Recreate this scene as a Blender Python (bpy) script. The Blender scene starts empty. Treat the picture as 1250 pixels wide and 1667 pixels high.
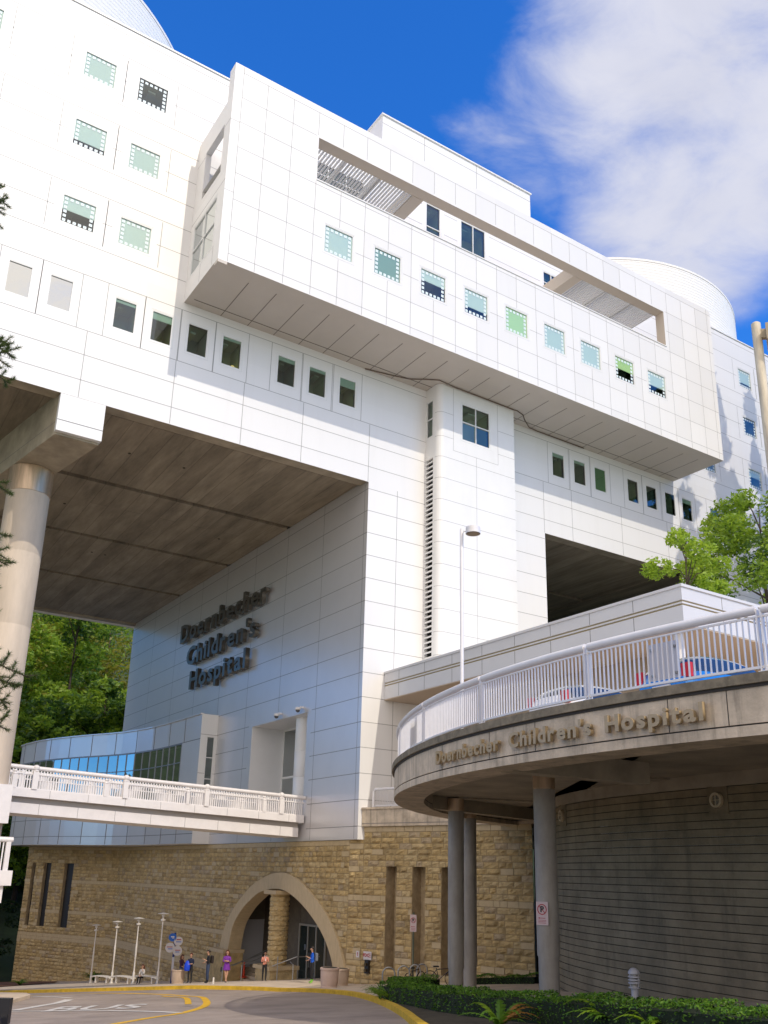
import bpy, bmesh, math, random
import numpy as np
from mathutils import Vector, Matrix
C = bpy.context.scene.collection
R = math.radians
# ---------------------------------------------------------------- camera
cam = bpy.data.objects.new('camera', bpy.data.cameras.new('camera'))
C.objects.link(cam)
def cam_axes(yaw, pitch, roll):
    f = Vector((math.sin(yaw)*math.cos(pitch), math.cos(yaw)*math.cos(pitch), math.sin(pitch)))
    r = Vector((math.cos(yaw), -math.sin(yaw), 0)); u = r.cross(f)
    c, s = math.cos(roll), math.sin(roll)
    return c*r+s*u, -s*r+c*u, f
cr, cu, cf = cam_axes(0.57484663, 0.30635734, 0.0251866)
m = Matrix((cr, cu, -cf)).transposed().to_4x4()
cam.matrix_world = m
cam.data.sensor_fit = 'VERTICAL'; cam.data.sensor_height = 36.0; cam.data.sensor_width = 27.0
cam.data.lens = 1480.3/1667*36.0
cam.data.shift_y = (955.4-833.5)/1667
cam.data.clip_start = 0.1; cam.data.clip_end = 3000
bpy.context.scene.camera = cam
# ---------------------------------------------------------------- world, sun, exposure
SUN = Vector((0.52, -4.92, 4.77)).normalized()
w = bpy.data.worlds.new('World'); bpy.context.scene.world = w; w.use_nodes = True
nt = w.node_tree; nt.nodes.clear()
def N(t, **k):
    n = nt.nodes.new(t)
    for a, b in k.items(): setattr(n, a, b)
    return n
sky = N('ShaderNodeTexSky', sky_type='NISHITA', sun_disc=False, sun_elevation=math.asin(SUN.z),
        sun_rotation=math.atan2(SUN.x, SUN.y), altitude=300, air_density=1.0, dust_density=0.25, ozone_density=4.0)
hs = N('ShaderNodeHueSaturation'); hs.inputs['Saturation'].default_value = 1.25; hs.inputs['Value'].default_value = 1.28
tc = N('ShaderNodeTexCoord')
def cloudmask(direction, inner, outer):
    d = N('ShaderNodeVectorMath', operation='DOT_PRODUCT'); nt.links.new(tc.outputs['Generated'], d.inputs[0]); d.inputs[1].default_value = direction
    mr = N('ShaderNodeMapRange', interpolation_type='SMOOTHSTEP'); nt.links.new(d.outputs['Value'], mr.inputs['Value'])
    mr.inputs['From Min'].default_value = math.cos(R(outer)); mr.inputs['From Max'].default_value = math.cos(R(inner))
    return mr.outputs[0]
def pxdir(x, y):
    return (((x-625)*cr-(y-955.4)*cu+1480.3*cf)/1480.3).normalized()
def add(a, b, op='ADD'):
    n = N('ShaderNodeMath', operation=op)
    for i, v in enumerate((a, b)):
        if isinstance(v, (int, float)): n.inputs[i].default_value = v
        else: nt.links.new(v, n.inputs[i])
    return n.outputs[0]
mk = cloudmask(Vector((0.5898, 0.3624, 0.7217)), 1, 15.5)
mk = add(mk, cloudmask(Vector((0.6283, 0.4487, 0.6356)), 1, 9.5), 'MAXIMUM')
mk = add(mk, add(cloudmask(Vector((0.5089, 0.5061, 0.6964)), 0.5, 8), 0.55, 'MULTIPLY'), 'MAXIMUM')
# unseen bright cloud bank added behind camera to light the shade; shows in windows
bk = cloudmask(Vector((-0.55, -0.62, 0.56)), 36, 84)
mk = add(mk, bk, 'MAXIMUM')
mp = N('ShaderNodeMapping'); nt.links.new(tc.outputs['Generated'], mp.inputs[0]); mp.inputs['Rotation'].default_value = (0.3, 0.5, 0.9); mp.inputs['Scale'].default_value = (1, 1.6, 2.6)
n1 = N('ShaderNodeTexNoise'); nt.links.new(mp.outputs[0], n1.inputs['Vector']); n1.inputs['Scale'].default_value = 5.5; n1.inputs['Detail'].default_value = 12; n1.inputs['Roughness'].default_value = 0.6; n1.inputs['Distortion'].default_value = 0.35
v = add(mk, 0.78, 'MULTIPLY'); v = add(v, n1.outputs['Fac'], 'ADD')
mr = N('ShaderNodeMapRange', interpolation_type='SMOOTHSTEP'); nt.links.new(v, mr.inputs['Value']); mr.inputs['From Min'].default_value = 0.72; mr.inputs['From Max'].default_value = 1.36
cl = add(mr.outputs[0], 0.93, 'MULTIPLY')
mx = N('ShaderNodeMix', data_type='RGBA'); nt.links.new(cl, mx.inputs['Factor'])
tint = N('ShaderNodeMix', data_type='RGBA', blend_type='MULTIPLY'); tint.inputs['Factor'].default_value = 1; tint.inputs['B'].default_value = (0.55, 0.98, 1.42, 1)
nt.links.new(sky.outputs[0], hs.inputs['Color']); nt.links.new(hs.outputs[0], tint.inputs['A']); nt.links.new(tint.outputs['Result'], mx.inputs['A'])
n2 = N('ShaderNodeTexNoise'); nt.links.new(mp.outputs[0], n2.inputs['Vector']); n2.inputs['Scale'].default_value = 6; n2.inputs['Detail'].default_value = 6
cc = N('ShaderNodeMix', data_type='RGBA'); nt.links.new(n2.outputs['Fac'], cc.inputs['Factor'])
cc.inputs['A'].default_value = (4.0, 4.1, 4.8, 1); cc.inputs['B'].default_value = (5.6, 5.6, 6.1, 1)
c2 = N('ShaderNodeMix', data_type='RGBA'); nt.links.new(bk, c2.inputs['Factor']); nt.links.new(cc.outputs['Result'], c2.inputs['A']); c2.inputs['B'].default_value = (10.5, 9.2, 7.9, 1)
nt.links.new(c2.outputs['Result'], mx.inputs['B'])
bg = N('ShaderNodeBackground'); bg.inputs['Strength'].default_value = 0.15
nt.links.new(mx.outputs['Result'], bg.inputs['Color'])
out = N('ShaderNodeOutputWorld'); nt.links.new(bg.outputs[0], out.inputs[0])
sl = bpy.data.lights.new('sun', 'SUN'); sl.energy = 2.15; sl.angle = R(0.5); sl.color = (1.0, 0.90, 0.76)
so = bpy.data.objects.new('sun', sl); C.objects.link(so)
so.rotation_euler = (-SUN).to_track_quat('-Z', 'Y').to_euler(); so.location = (0, -30, 60)
vs = bpy.context.scene.view_settings
vs.view_transform = 'Standard'; vs.look = 'None'; vs.gamma = 1; vs.exposure = 0.06
# ---------------------------------------------------------------- helpers
def tag(o, label=None, cat=None, group=None, kind=None):
    if label: o['label'] = label
    if cat: o['category'] = cat
    if group: o['group'] = group
    if kind: o['kind'] = kind
    return o
def empty(name, loc=(0, 0, 0), rz=0, label=None, cat=None, group=None):
    o = bpy.data.objects.new(name, None); C.objects.link(o); o.location = loc; o.rotation_euler = (0, 0, rz)
    o.empty_display_size = 0.2
    return tag(o, label, cat, group)
def children(o): return [c for c in bpy.data.objects if c.parent == o]
def copy_tree(o, parent=None):
    c = o.copy(); C.objects.link(c); c.parent = parent
    for ch in children(o): copy_tree(ch, c)
    return c
MATS = {}
def M(name, col, rough=0.6, metal=0.0, var=0.0, vscale=1.5, bump=0.0, bscale=25, spec=0.5, stretch=(1, 1, 1), col2=None, coat=0.0, ramp=None, dist=0.02):
    if name in MATS: return MATS[name]
    m = bpy.data.materials.new(name); m.use_nodes = True; t = m.node_tree; b = t.nodes['Principled BSDF']
    b.inputs['Base Color'].default_value = (*col, 1); b.inputs['Roughness'].default_value = rough; b.inputs['Metallic'].default_value = metal
    b.inputs['Specular IOR Level'].default_value = spec
    b.inputs['Coat Weight'].default_value = coat
    tcn = t.nodes.new('ShaderNodeTexCoord'); mpn = t.nodes.new('ShaderNodeMapping'); mpn.inputs['Scale'].default_value = stretch
    t.links.new(tcn.outputs['Object'], mpn.inputs[0])
    if var > 0:
        nz = t.nodes.new('ShaderNodeTexNoise'); nz.inputs['Scale'].default_value = vscale; nz.inputs['Detail'].default_value = 8; nz.inputs['Roughness'].default_value = 0.65
        t.links.new(mpn.outputs[0], nz.inputs['Vector'])
        rp = t.nodes.new('ShaderNodeValToRGB'); t.links.new(nz.outputs['Fac'], rp.inputs[0])
        lo, hi = ramp or (0.3, 0.7)
        rp.color_ramp.elements[0].position = lo; rp.color_ramp.elements[1].position = hi
        a = [max(0, c*(1-var)) for c in col]; bb = [min(1, c*(1+var)) for c in col] if col2 is None else col2
        rp.color_ramp.elements[0].color = (*a, 1); rp.color_ramp.elements[1].color = (*bb, 1)
        t.links.new(rp.outputs[0], b.inputs['Base Color'])
    if bump > 0:
        nb = t.nodes.new('ShaderNodeTexNoise'); nb.inputs['Scale'].default_value = bscale; nb.inputs['Detail'].default_value = 6
        t.links.new(mpn.outputs[0], nb.inputs['Vector'])
        bp = t.nodes.new('ShaderNodeBump'); bp.inputs['Strength'].default_value = bump; bp.inputs['Distance'].default_value = dist
        t.links.new(nb.outputs['Fac'], bp.inputs['Height']); t.links.new(bp.outputs[0], b.inputs['Normal'])
    MATS[name] = m; return m
def add_streaks(name, amount=0.35, scale=(2.2, 2.2, 0.18), lo=0.52, hi=0.75, dark=(0.05, 0.045, 0.035)):
    """vertical dirt streaks of their own shape over a material"""
    m = MATS[name]; t = m.node_tree; b = t.nodes['Principled BSDF']
    src = b.inputs['Base Color'].links[0].from_socket if b.inputs['Base Color'].is_linked else None
    tcn = t.nodes.new('ShaderNodeTexCoord'); mpn = t.nodes.new('ShaderNodeMapping'); mpn.inputs['Scale'].default_value = scale
    t.links.new(tcn.outputs['Object'], mpn.inputs[0])
    nz = t.nodes.new('ShaderNodeTexNoise'); nz.inputs['Scale'].default_value = 1.6; nz.inputs['Detail'].default_value = 7; nz.inputs['Roughness'].default_value = 0.7
    t.links.new(mpn.outputs[0], nz.inputs['Vector'])
    r = t.nodes.new('ShaderNodeMapRange'); t.links.new(nz.outputs['Fac'], r.inputs['Value'])
    r.inputs['From Min'].default_value = lo; r.inputs['From Max'].default_value = hi; r.inputs['To Max'].default_value = amount
    x = t.nodes.new('ShaderNodeMix'); x.data_type = 'RGBA'; t.links.new(r.outputs[0], x.inputs['Factor'])
    if src: t.links.new(src, x.inputs['A'])
    else: x.inputs['A'].default_value = b.inputs['Base Color'].default_value
    x.inputs['B'].default_value = (*dark, 1); t.links.new(x.outputs['Result'], b.inputs['Base Color'])
class MB:
    def __init__(s): s.v = []; s.f = []; s.m = []
    def poly(s, pts, mi=0):
        i = len(s.v); s.v += [tuple(p) for p in pts]; s.f.append(tuple(range(i, i+len(pts)))); s.m.append(mi)
    def box(s, a, b, mi=0, skip=()):
        x0, y0, z0 = [min(p, q) for p, q in zip(a, b)]; x1, y1, z1 = [max(p, q) for p, q in zip(a, b)]
        i = len(s.v); s.v += [(x0, y0, z0), (x1, y0, z0), (x1, y1, z0), (x0, y1, z0), (x0, y0, z1), (x1, y0, z1), (x1, y1, z1), (x0, y1, z1)]
        for k, f in {'-z': (3, 2, 1, 0), '+z': (4, 5, 6, 7), '-y': (0, 1, 5, 4), '+x': (1, 2, 6, 5), '+y': (2, 3, 7, 6), '-x': (3, 0, 4, 7)}.items():
            if k in skip: continue
            s.f.append(tuple(i+j for j in f)); s.m.append(mi)
        return s
    def obox(s, c, ax, ay, az, mi=0):
        """oriented box: centre and three half-axis vectors"""
        c, ax, ay, az = map(Vector, (c, ax, ay, az)); i = len(s.v)
        for k in (-1, 1):
            for p, q in ((-1, -1), (1, -1), (1, 1), (-1, 1)): s.v.append(tuple(c+ax*p+ay*q+az*k))
        for f in ((3, 2, 1, 0), (4, 5, 6, 7), (0, 1, 5, 4), (1, 2, 6, 5), (2, 3, 7, 6), (3, 0, 4, 7)): s.f.append(tuple(i+j for j in f)); s.m.append(mi)
        return s
    def bar(s, a, b, w, h, mi=0, up=(0, 0, 1)):
        a, b = Vector(a), Vector(b); d = (b-a); L = d.length; d.normalize(); up = Vector(up)
        if abs(d.dot(up)) > 0.98: up = Vector((1, 0, 0))
        x = d.cross(up).normalized(); y = x.cross(d)
        return s.obox((a+b)/2, d*L/2, x*w/2, y*h/2, mi)
    def tube(s, pts, r, n=10, mi=0, cap=True):
        pts = [Vector(p) for p in pts]; rs = r if isinstance(r, (list, tuple)) else [r]*len(pts); base = len(s.v)
        ref = None
        for k, p in enumerate(pts):
            d = (pts[min(k+1, len(pts)-1)]-pts[max(k-1, 0)]).normalized()
            if ref is None:
                ref = d.cross(Vector((0, 0, 1)) if abs(d.z) < 0.9 else Vector((1, 0, 0))).normalized()
            x = (ref-d*ref.dot(d)).normalized(); y = d.cross(x); ref = x
            for j in range(n):
                a = 2*math.pi*j/n; s.v.append(tuple(p+(x*math.cos(a)+y*math.sin(a))*rs[k]))
        for k in range(len(pts)-1):
            for j in range(n):
                a = base+k*n+j; b = base+k*n+(j+1) % n; s.f.append((a, b, b+n, a+n)); s.m.append(mi)
        if cap:
            s.f.append(tuple(base+j for j in range(n))[::-1]); s.m.append(mi)
            e = base+(len(pts)-1)*n; s.f.append(tuple(e+j for j in range(n))); s.m.append(mi)
        return s
    def lathe(s, prof, c=(0, 0, 0), n=20, mi=0, mis=None):
        base = len(s.v)
        for r, z in prof:
            for j in range(n):
                a = 2*math.pi*j/n; s.v.append((c[0]+r*math.cos(a), c[1]+r*math.sin(a), c[2]+z))
        for k in range(len(prof)-1):
            for j in range(n):
                a = base+k*n+j; b = base+k*n+(j+1) % n; s.f.append((a, b, b+n, a+n)); s.m.append(mis[k] if mis else mi)
        s.f.append(tuple(base+j for j in range(n))[::-1]); s.m.append(mi)
        e = base+(len(prof)-1)*n; s.f.append(tuple(e+j for j in range(n))); s.m.append(mis[-1] if mis else mi)
        return s
    def extrude(s, poly, z0, z1, mi=0, top=None):
        """vertical prism of a plan polygon (counter-clockwise)"""
        n = len(poly); i = len(s.v)
        s.v += [(x, y, z0) for x, y in poly]+[(x, y, z1) for x, y in poly]
        s.f.append(tuple(range(i, i+n))[::-1]); s.m.append(mi)
        s.f.append(tuple(range(i+n, i+2*n))); s.m.append(mi if top is None else top)
        for k in range(n):
            a, b = i+k, i+(k+1) % n; s.f.append((a, b, b+n, a+n)); s.m.append(mi)
        return s
    def build(s, name, mats, parent=None, smooth=False, bevel=0, label=None, loc=None):
        me = bpy.data.meshes.new(name); me.from_pydata(s.v, [], s.f)
        if not isinstance(mats, (list, tuple)): mats = [mats]
        for x in mats: me.materials.append(x)
        me.polygons.foreach_set('material_index', s.m)
        if smooth: me.polygons.foreach_set('use_smooth', [True]*len(s.f))
        me.update()
        o = bpy.data.objects.new(name, me); C.objects.link(o)
        if parent is not None: o.parent = parent
        if bevel:
            bv = o.modifiers.new('bevel', 'BEVEL'); bv.width = bevel; bv.segments = 2; bv.limit_method = 'ANGLE'
        if smooth:
            try:
                for e in me.edges: pass
                me.set_sharp_from_angle(angle=R(40))
            except Exception: pass
        if label: o['label'] = label
        if loc: o.location = loc
        return o
def zg(Y):
    return float(np.interp(Y, [-30, 0, 45, 49, 56, 65, 88, 110, 150], [1.2, -1.6, -5.8, -5.97, -6.68, -7.66, -9.85, -11.9, -13.5]))
# ---------------------------------------------------------------- materials
WHITE = M('white_panel', (0.80, 0.80, 0.79), 0.38, 0, 0.035, 0.35, 0.05, 3, 0.5)
WHITE2 = M('white_panel_second', (0.76, 0.76, 0.755), 0.4, 0, 0.04, 0.5)
JOINT = M('panel_joint', (0.38, 0.375, 0.37), 0.8)
JOINTD = M('panel_joint_dark', (0.16, 0.155, 0.155), 0.8)
SOFFIT = M('soffit_panel', (0.56, 0.51, 0.45), 0.45, 0, 0.03, 0.6)  # tan tint stands for warm bounced light on white panels, put into the colour
SILVER = M('silver_panel', (0.66, 0.655, 0.67), 0.30, 0.35, 0.03, 0.5, 0.04, 2)
CONC = M('concrete', (0.38, 0.325, 0.24), 0.85, 0, 0.28, 0.7, 0.4, 14)
CONCF = M('concrete_fascia', (0.54, 0.45, 0.335), 0.85, 0, 0.3, 1.4, 0.5, 16); add_streaks('concrete_fascia', 0.6)
CONCC = M('concrete_column', (0.36, 0.335, 0.30), 0.8, 0, 0.2, 1.6, 0.35, 20, stretch=(1, 1, 0.5))
CONCP = M('concrete_pink', (0.60, 0.50, 0.39), 0.8, 0, 0.13, 0.9, 0.3, 12, stretch=(1, 1, 0.3))
STEEL = M('brushed_steel', (0.62, 0.47, 0.32), 0.42, 0.7, 0.25, 5, stretch=(1, 1, 0.1))
RAILW = M('white_rail_paint', (0.72, 0.71, 0.72), 0.4, 0, 0.05, 3)
RAILP = M('white_rail_paint_warm', (0.76, 0.73, 0.71), 0.45, 0, 0.05, 3)
BRONZE = M('bronze_letter', (0.38, 0.285, 0.16), 0.45, 0.1, 0.12, 4)
PEWTER = M('pewter_letter', (0.16, 0.15, 0.13), 0.3, 0.7, 0.1, 3)
METAL = M('galvanised', (0.38, 0.38, 0.37), 0.4, 0.8)
BLACK = M('black_paint', (0.015, 0.015, 0.017), 0.5)
DARK = M('dark_void', (0.02, 0.02, 0.02), 0.9)
ROOM = M('room_wall', (0.30, 0.30, 0.26), 0.9)
BLIND = M('blind', (0.70, 0.76, 0.73), 0.8)
MULL = M('white_frame', (0.74, 0.75, 0.74), 0.4)
FRIT = M('frit_square', (0.72, 0.82, 0.84), 0.5)
ASPH = M('asphalt', (0.33, 0.275, 0.235), 0.92, 0, 0.2, 0.35, 0.6, 60)
WALK = M('sidewalk_concrete', (0.60, 0.50, 0.385), 0.9, 0, 0.14, 0.9, 0.3, 30)
YEL = M('yellow_kerb_paint', (0.56, 0.36, 0.02), 0.7, 0, 0.25, 3.0)
YELM = M('yellow_road_paint', (0.70, 0.42, 0.02), 0.7, 0, 0.18, 2.0)
WPAINT = M('white_road_paint', (0.62, 0.60, 0.57), 0.75, 0, 0.2, 3)
SOIL = M('soil', (0.06, 0.05, 0.03), 0.95, 0, 0.4, 2, 0.7, 20)
STONE = [M('stone_a', (0.46, 0.335, 0.155), 0.9, 0, 0.3, 2.4, 0.9, 9, dist=0.05), M('stone_b', (0.39, 0.285, 0.135), 0.9, 0, 0.34, 2.0, 0.9, 8, dist=0.05),
         M('stone_c', (0.48, 0.365, 0.19), 0.9, 0, 0.25, 3.0, 0.9, 10, dist=0.05), M('stone_d', (0.40, 0.31, 0.19), 0.9, 0, 0.3, 2.2, 0.9, 9, dist=0.05),
         M('stone_smooth', (0.49, 0.385, 0.23), 0.85, 0, 0.1, 3, 0.2, 14), M('mortar', (0.30, 0.22, 0.115), 0.95)]
ARCHS = M('arch_stone', (0.52, 0.405, 0.24), 0.85, 0, 0.12, 2, 0.25, 16, stretch=(1, 6, 1))
add_streaks('white_panel', 0.16, (.5, .5, .05), .5, .8, (.55, .54, .50)); add_streaks('board_x', 0) if False else None
add_streaks('concrete_column', .3, (1.5, 1.5, .2)); add_streaks('concrete_pink', .25, (.8, .8, .1), .5, .8, (.2, .15, .1))
add_streaks('asphalt', .35, (.35, .35, .35), .5, .68, (.12, .10, .085)); add_streaks('sidewalk_concrete', .3, (.5, .5, .5), .5, .75, (.25, .2, .14))
# board-formed ceiling: planks by brick texture
def plank_mat():
    m = bpy.data.materials.new('board_formed_ceiling'); m.use_nodes = True; t = m.node_tree; b = t.nodes['Principled BSDF']; b.inputs['Roughness'].default_value = 0.85
    tcn = t.nodes.new('ShaderNodeTexCoord'); mp = t.nodes.new('ShaderNodeMapping'); mp.inputs['Rotation'].default_value = (0, 0, R(91)); t.links.new(tcn.outputs['Object'], mp.inputs[0])
    br = t.nodes.new('ShaderNodeTexBrick'); br.inputs['Scale'].default_value = 1; br.inputs['Brick Width'].default_value = 60; br.inputs['Row Height'].default_value = 1.22
    br.inputs['Mortar Size'].default_value = 0.035; br.inputs['Mortar Smooth'].default_value = 0.6; br.inputs['Color1'].default_value = (0.33, 0.28, 0.205, 1); br.inputs['Color2'].default_value = (0.25, 0.21, 0.152, 1); br.inputs['Mortar'].default_value = (0.20, 0.165, 0.12, 1)
    t.links.new(mp.outputs[0], br.inputs['Vector'])
    mp2 = t.nodes.new('ShaderNodeMapping'); mp2.inputs['Scale'].default_value = (1, 0.16, 1); t.links.new(tcn.outputs['Object'], mp2.inputs[0])
    nz = t.nodes.new('ShaderNodeTexNoise'); nz.inputs['Scale'].default_value = 1.1; nz.inputs['Detail'].default_value = 9; nz.inputs['Roughness'].default_value = 0.7; t.links.new(mp2.outputs[0], nz.inputs['Vector'])
    mr = t.nodes.new('ShaderNodeMapRange'); t.links.new(nz.outputs['Fac'], mr.inputs['Value']); mr.inputs['From Min'].default_value = 0.3; mr.inputs['From Max'].default_value = 0.7; mr.inputs['To Min'].default_value = 0.62; mr.inputs['To Max'].default_value = 1.4
    mx = t.nodes.new('ShaderNodeMix'); mx.data_type = 'RGBA'; mx.blend_type = 'MULTIPLY'; mx.inputs['Factor'].default_value = 1
    cmb = t.nodes.new('ShaderNodeCombineColor')
    for i in range(3): t.links.new(mr.outputs[0], cmb.inputs[i])
    t.links.new(br.outputs['Color'], mx.inputs['A']); t.links.new(cmb.outputs[0], mx.inputs['B']); t.links.new(mx.outputs['Result'], b.inputs['Base Color'])
    MATS['board_formed_ceiling'] = m; return m
PLANK = plank_mat()
def corrug_mat():
    m = bpy.data.materials.new('corrugated_white'); m.use_nodes = True; t = m.node_tree; b = t.nodes['Principled BSDF']; b.inputs['Roughness'].default_value = 0.75
    b.inputs['Base Color'].default_value = (0.78, 0.775, 0.76, 1); MATS['corrugated_white'] = m; return m
CORR = corrug_mat()
def panel_tone(name, col, px_, x0, pz, z0, var=.03):
    m = M(name, col, .38, 0, 0, 1, .05, 3); t = m.node_tree; b = t.nodes['Principled BSDF']
    tc_ = t.nodes.new('ShaderNodeTexCoord'); sp = t.nodes.new('ShaderNodeSeparateXYZ'); t.links.new(tc_.outputs['Object'], sp.inputs[0]); cb = t.nodes.new('ShaderNodeCombineXYZ')
    for i, (ax, o_, p_) in enumerate((('X', x0, px_), ('Z', z0, pz))):
        a = t.nodes.new('ShaderNodeMath'); a.operation = 'SUBTRACT'; a.inputs[1].default_value = o_; t.links.new(sp.outputs[ax], a.inputs[0])
        d = t.nodes.new('ShaderNodeMath'); d.operation = 'DIVIDE'; d.inputs[1].default_value = p_; t.links.new(a.outputs[0], d.inputs[0]); f = t.nodes.new('ShaderNodeMath'); f.operation = 'FLOOR'; t.links.new(d.outputs[0], f.inputs[0]); t.links.new(f.outputs[0], cb.inputs[i])
    wn = t.nodes.new('ShaderNodeTexWhiteNoise'); wn.noise_dimensions = '3D'; t.links.new(cb.outputs[0], wn.inputs['Vector']); rp = t.nodes.new('ShaderNodeValToRGB'); t.links.new(wn.outputs['Value'], rp.inputs[0])
    rp.color_ramp.elements[0].color = (*[c*(1-var*2) for c in col], 1); rp.color_ramp.elements[1].color = (*[min(1, c*(1+var*.4)) for c in col], 1); t.links.new(rp.outputs[0], b.inputs['Base Color']); return m
BOXW = panel_tone('white_panel_box', (.80, .795, .78), 1.755, 15.11, 1.795, 32.16)
FACW = panel_tone('white_panel_facade', (.80, .795, .785), 400, -200, 1.475, 2.57, .02)
add_streaks('white_panel_box', 0.14, (.5, .5, .05), .5, .8, (.55, .54, .50)); add_streaks('white_panel_facade', 0.16, (.5, .5, .05), .5, .8, (.55, .54, .50))
def glass_mat(name, tint, refl, rough=0.015):
    m = bpy.data.materials.new(name); m.use_nodes = True; t = m.node_tree; t.nodes.clear()
    o = t.nodes.new('ShaderNodeOutputMaterial'); mx = t.nodes.new('ShaderNodeMixShader'); tr = t.nodes.new('ShaderNodeBsdfTransparent'); gl = t.nodes.new('ShaderNodeBsdfGlossy')
    lw = t.nodes.new('ShaderNodeLayerWeight'); lw.inputs['Blend'].default_value = 0.5
    fr = t.nodes.new('ShaderNodeMath'); fr.operation = 'POWER'; fr.inputs[1].default_value = 4; t.links.new(lw.outputs['Facing'], fr.inputs[0])
    ad = t.nodes.new('ShaderNodeMath'); ad.operation = 'ADD'; ad.inputs[1].default_value = refl; ad.use_clamp = True; t.links.new(fr.outputs[0], ad.inputs[0])
    tr.inputs['Color'].default_value = (*tint, 1); gl.inputs['Roughness'].default_value = rough; gl.inputs['Color'].default_value = (0.95, 1, 1, 1)
    # float glass ripples
    tcn = t.nodes.new('ShaderNodeTexCoord'); nz = t.nodes.new('ShaderNodeTexNoise'); nz.inputs['Scale'].default_value = 0.7; t.links.new(tcn.outputs['Object'], nz.inputs['Vector'])
    bp = t.nodes.new('ShaderNodeBump'); bp.inputs['Strength'].default_value = 0.12; bp.inputs['Distance'].default_value = 0.05; t.links.new(nz.outputs['Fac'], bp.inputs['Height']); t.links.new(bp.outputs[0], gl.inputs['Normal'])
    t.links.new(ad.outputs[0], mx.inputs[0]); t.links.new(tr.outputs[0], mx.inputs[1]); t.links.new(gl.outputs[0], mx.inputs[2]); t.links.new(mx.outputs[0], o.inputs[0])
    MATS[name] = m; return m
GLASS = glass_mat('tinted_glass', (0.78, 0.87, 0.84), 0.09)
GLASSB = glass_mat('ribbon_glass', (0.16, 0.24, 0.26), 0.35)
GLASSD = glass_mat('dark_glass', (0.50, 0.62, 0.54), 0.10)
LAMPGLOW = bpy.data.materials.new('warm_lamp'); LAMPGLOW.use_nodes = True
LAMPGLOW.node_tree.nodes['Principled BSDF'].inputs['Emission Color'].default_value = (1, 0.62, 0.12, 1); LAMPGLOW.node_tree.nodes['Principled BSDF'].inputs['Emission Strength'].default_value = 1.1
# ================================================================= the hospital building
HOSP = empty('hospital_building', (27.8, 45, 0), 0, 'large white panelled hospital spanning the road, with a long projecting box and drum roofs', 'building')
HINV = Matrix.Translation((-27.8, -45, 0))
def hp(o, parent=HOSP):
    o.parent = parent
    if parent is HOSP: o.matrix_parent_inverse = HINV
    return o
def wall(mb, O, u, s0, s1, z0, z1, holes=(), depth=0.35, mi=0, ri=None):
    """front skin at origin O along unit u, outward normal = u x z; rectangular holes (a,b,c,d)=(s,z,s,z) with reveals"""
    O = Vector(O); u = Vector(u); n = u.cross(Vector((0, 0, 1))); ri = mi if ri is None else ri
    P = lambda s, z, d=0: O+u*s+Vector((0, 0, z))-n*d
    S = sorted({s0, s1, *[h[0] for h in holes], *[h[2] for h in holes]}); Z = sorted({z0, z1, *[h[1] for h in holes], *[h[3] for h in holes]})
    S = [s for s in S if s0-1e-6 <= s <= s1+1e-6]; Z = [z for z in Z if z0-1e-6 <= z <= z1+1e-6]
    for i in range(len(S)-1):
        for j in range(len(Z)-1):
            cs, cz = (S[i]+S[i+1])/2, (Z[j]+Z[j+1])/2
            if any(h[0] < cs < h[2] and h[1] < cz < h[3] for h in holes): continue
            mb.poly([P(S[i], Z[j]), P(S[i+1], Z[j]), P(S[i+1], Z[j+1]), P(S[i], Z[j+1])], mi)
    for a, c, b, d in holes:
        mb.poly([P(a, c), P(b, c), P(b, c, depth), P(a, c, depth)], ri); mb.poly([P(a, d, depth), P(b, d, depth), P(b, d), P(a, d)], ri)
        mb.poly([P(a, c, depth), P(a, d, depth), P(a, d), P(a, c)], ri); mb.poly([P(b, c), P(b, d), P(b, d, depth), P(b, c, depth)], ri)
def joints(mb, O, u, lines, holes=(), w=0.038, mi=1, pad=0.0, proud=0.004):
    """thin joint lines on a wall; lines (s0,z0,s1,z1) axis-aligned, broken where they cross a hole"""
    O = Vector(O); u = Vector(u); n = u.cross(Vector((0, 0, 1)))
    P = lambda s, z: O+u*s+Vector((0, 0, z))+n*proud
    for (a, b, c, d) in lines:
        hor = abs(b-d) < 1e-6; iv = [(min(a, c), max(a, c))] if hor else [(min(b, d), max(b, d))]
        for h in holes:
            h0, h1, h2, h3 = h[0]-pad, h[1]-pad, h[2]+pad, h[3]+pad
            new = []
            for p, q in iv:
                lo, hi = (h0, h2) if hor else (h1, h3); inside = (h1 < b < h3) if hor else (h0 < a < h2)
                if inside and lo < q and hi > p:
                    if lo > p: new.append((p, lo))
                    if hi < q: new.append((hi, q))
                else: new.append((p, q))
            iv = new
        for p, q in iv:
            if q-p < 0.05: continue
            if hor: mb.poly([P(p, b-w/2), P(q, b-w/2), P(q, b+w/2), P(p, b+w/2)], mi)
            else: mb.poly([P(a-w/2, p), P(a+w/2, p), P(a+w/2, q), P(a-w/2, q)], mi)
rng = random.Random(7)
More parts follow.
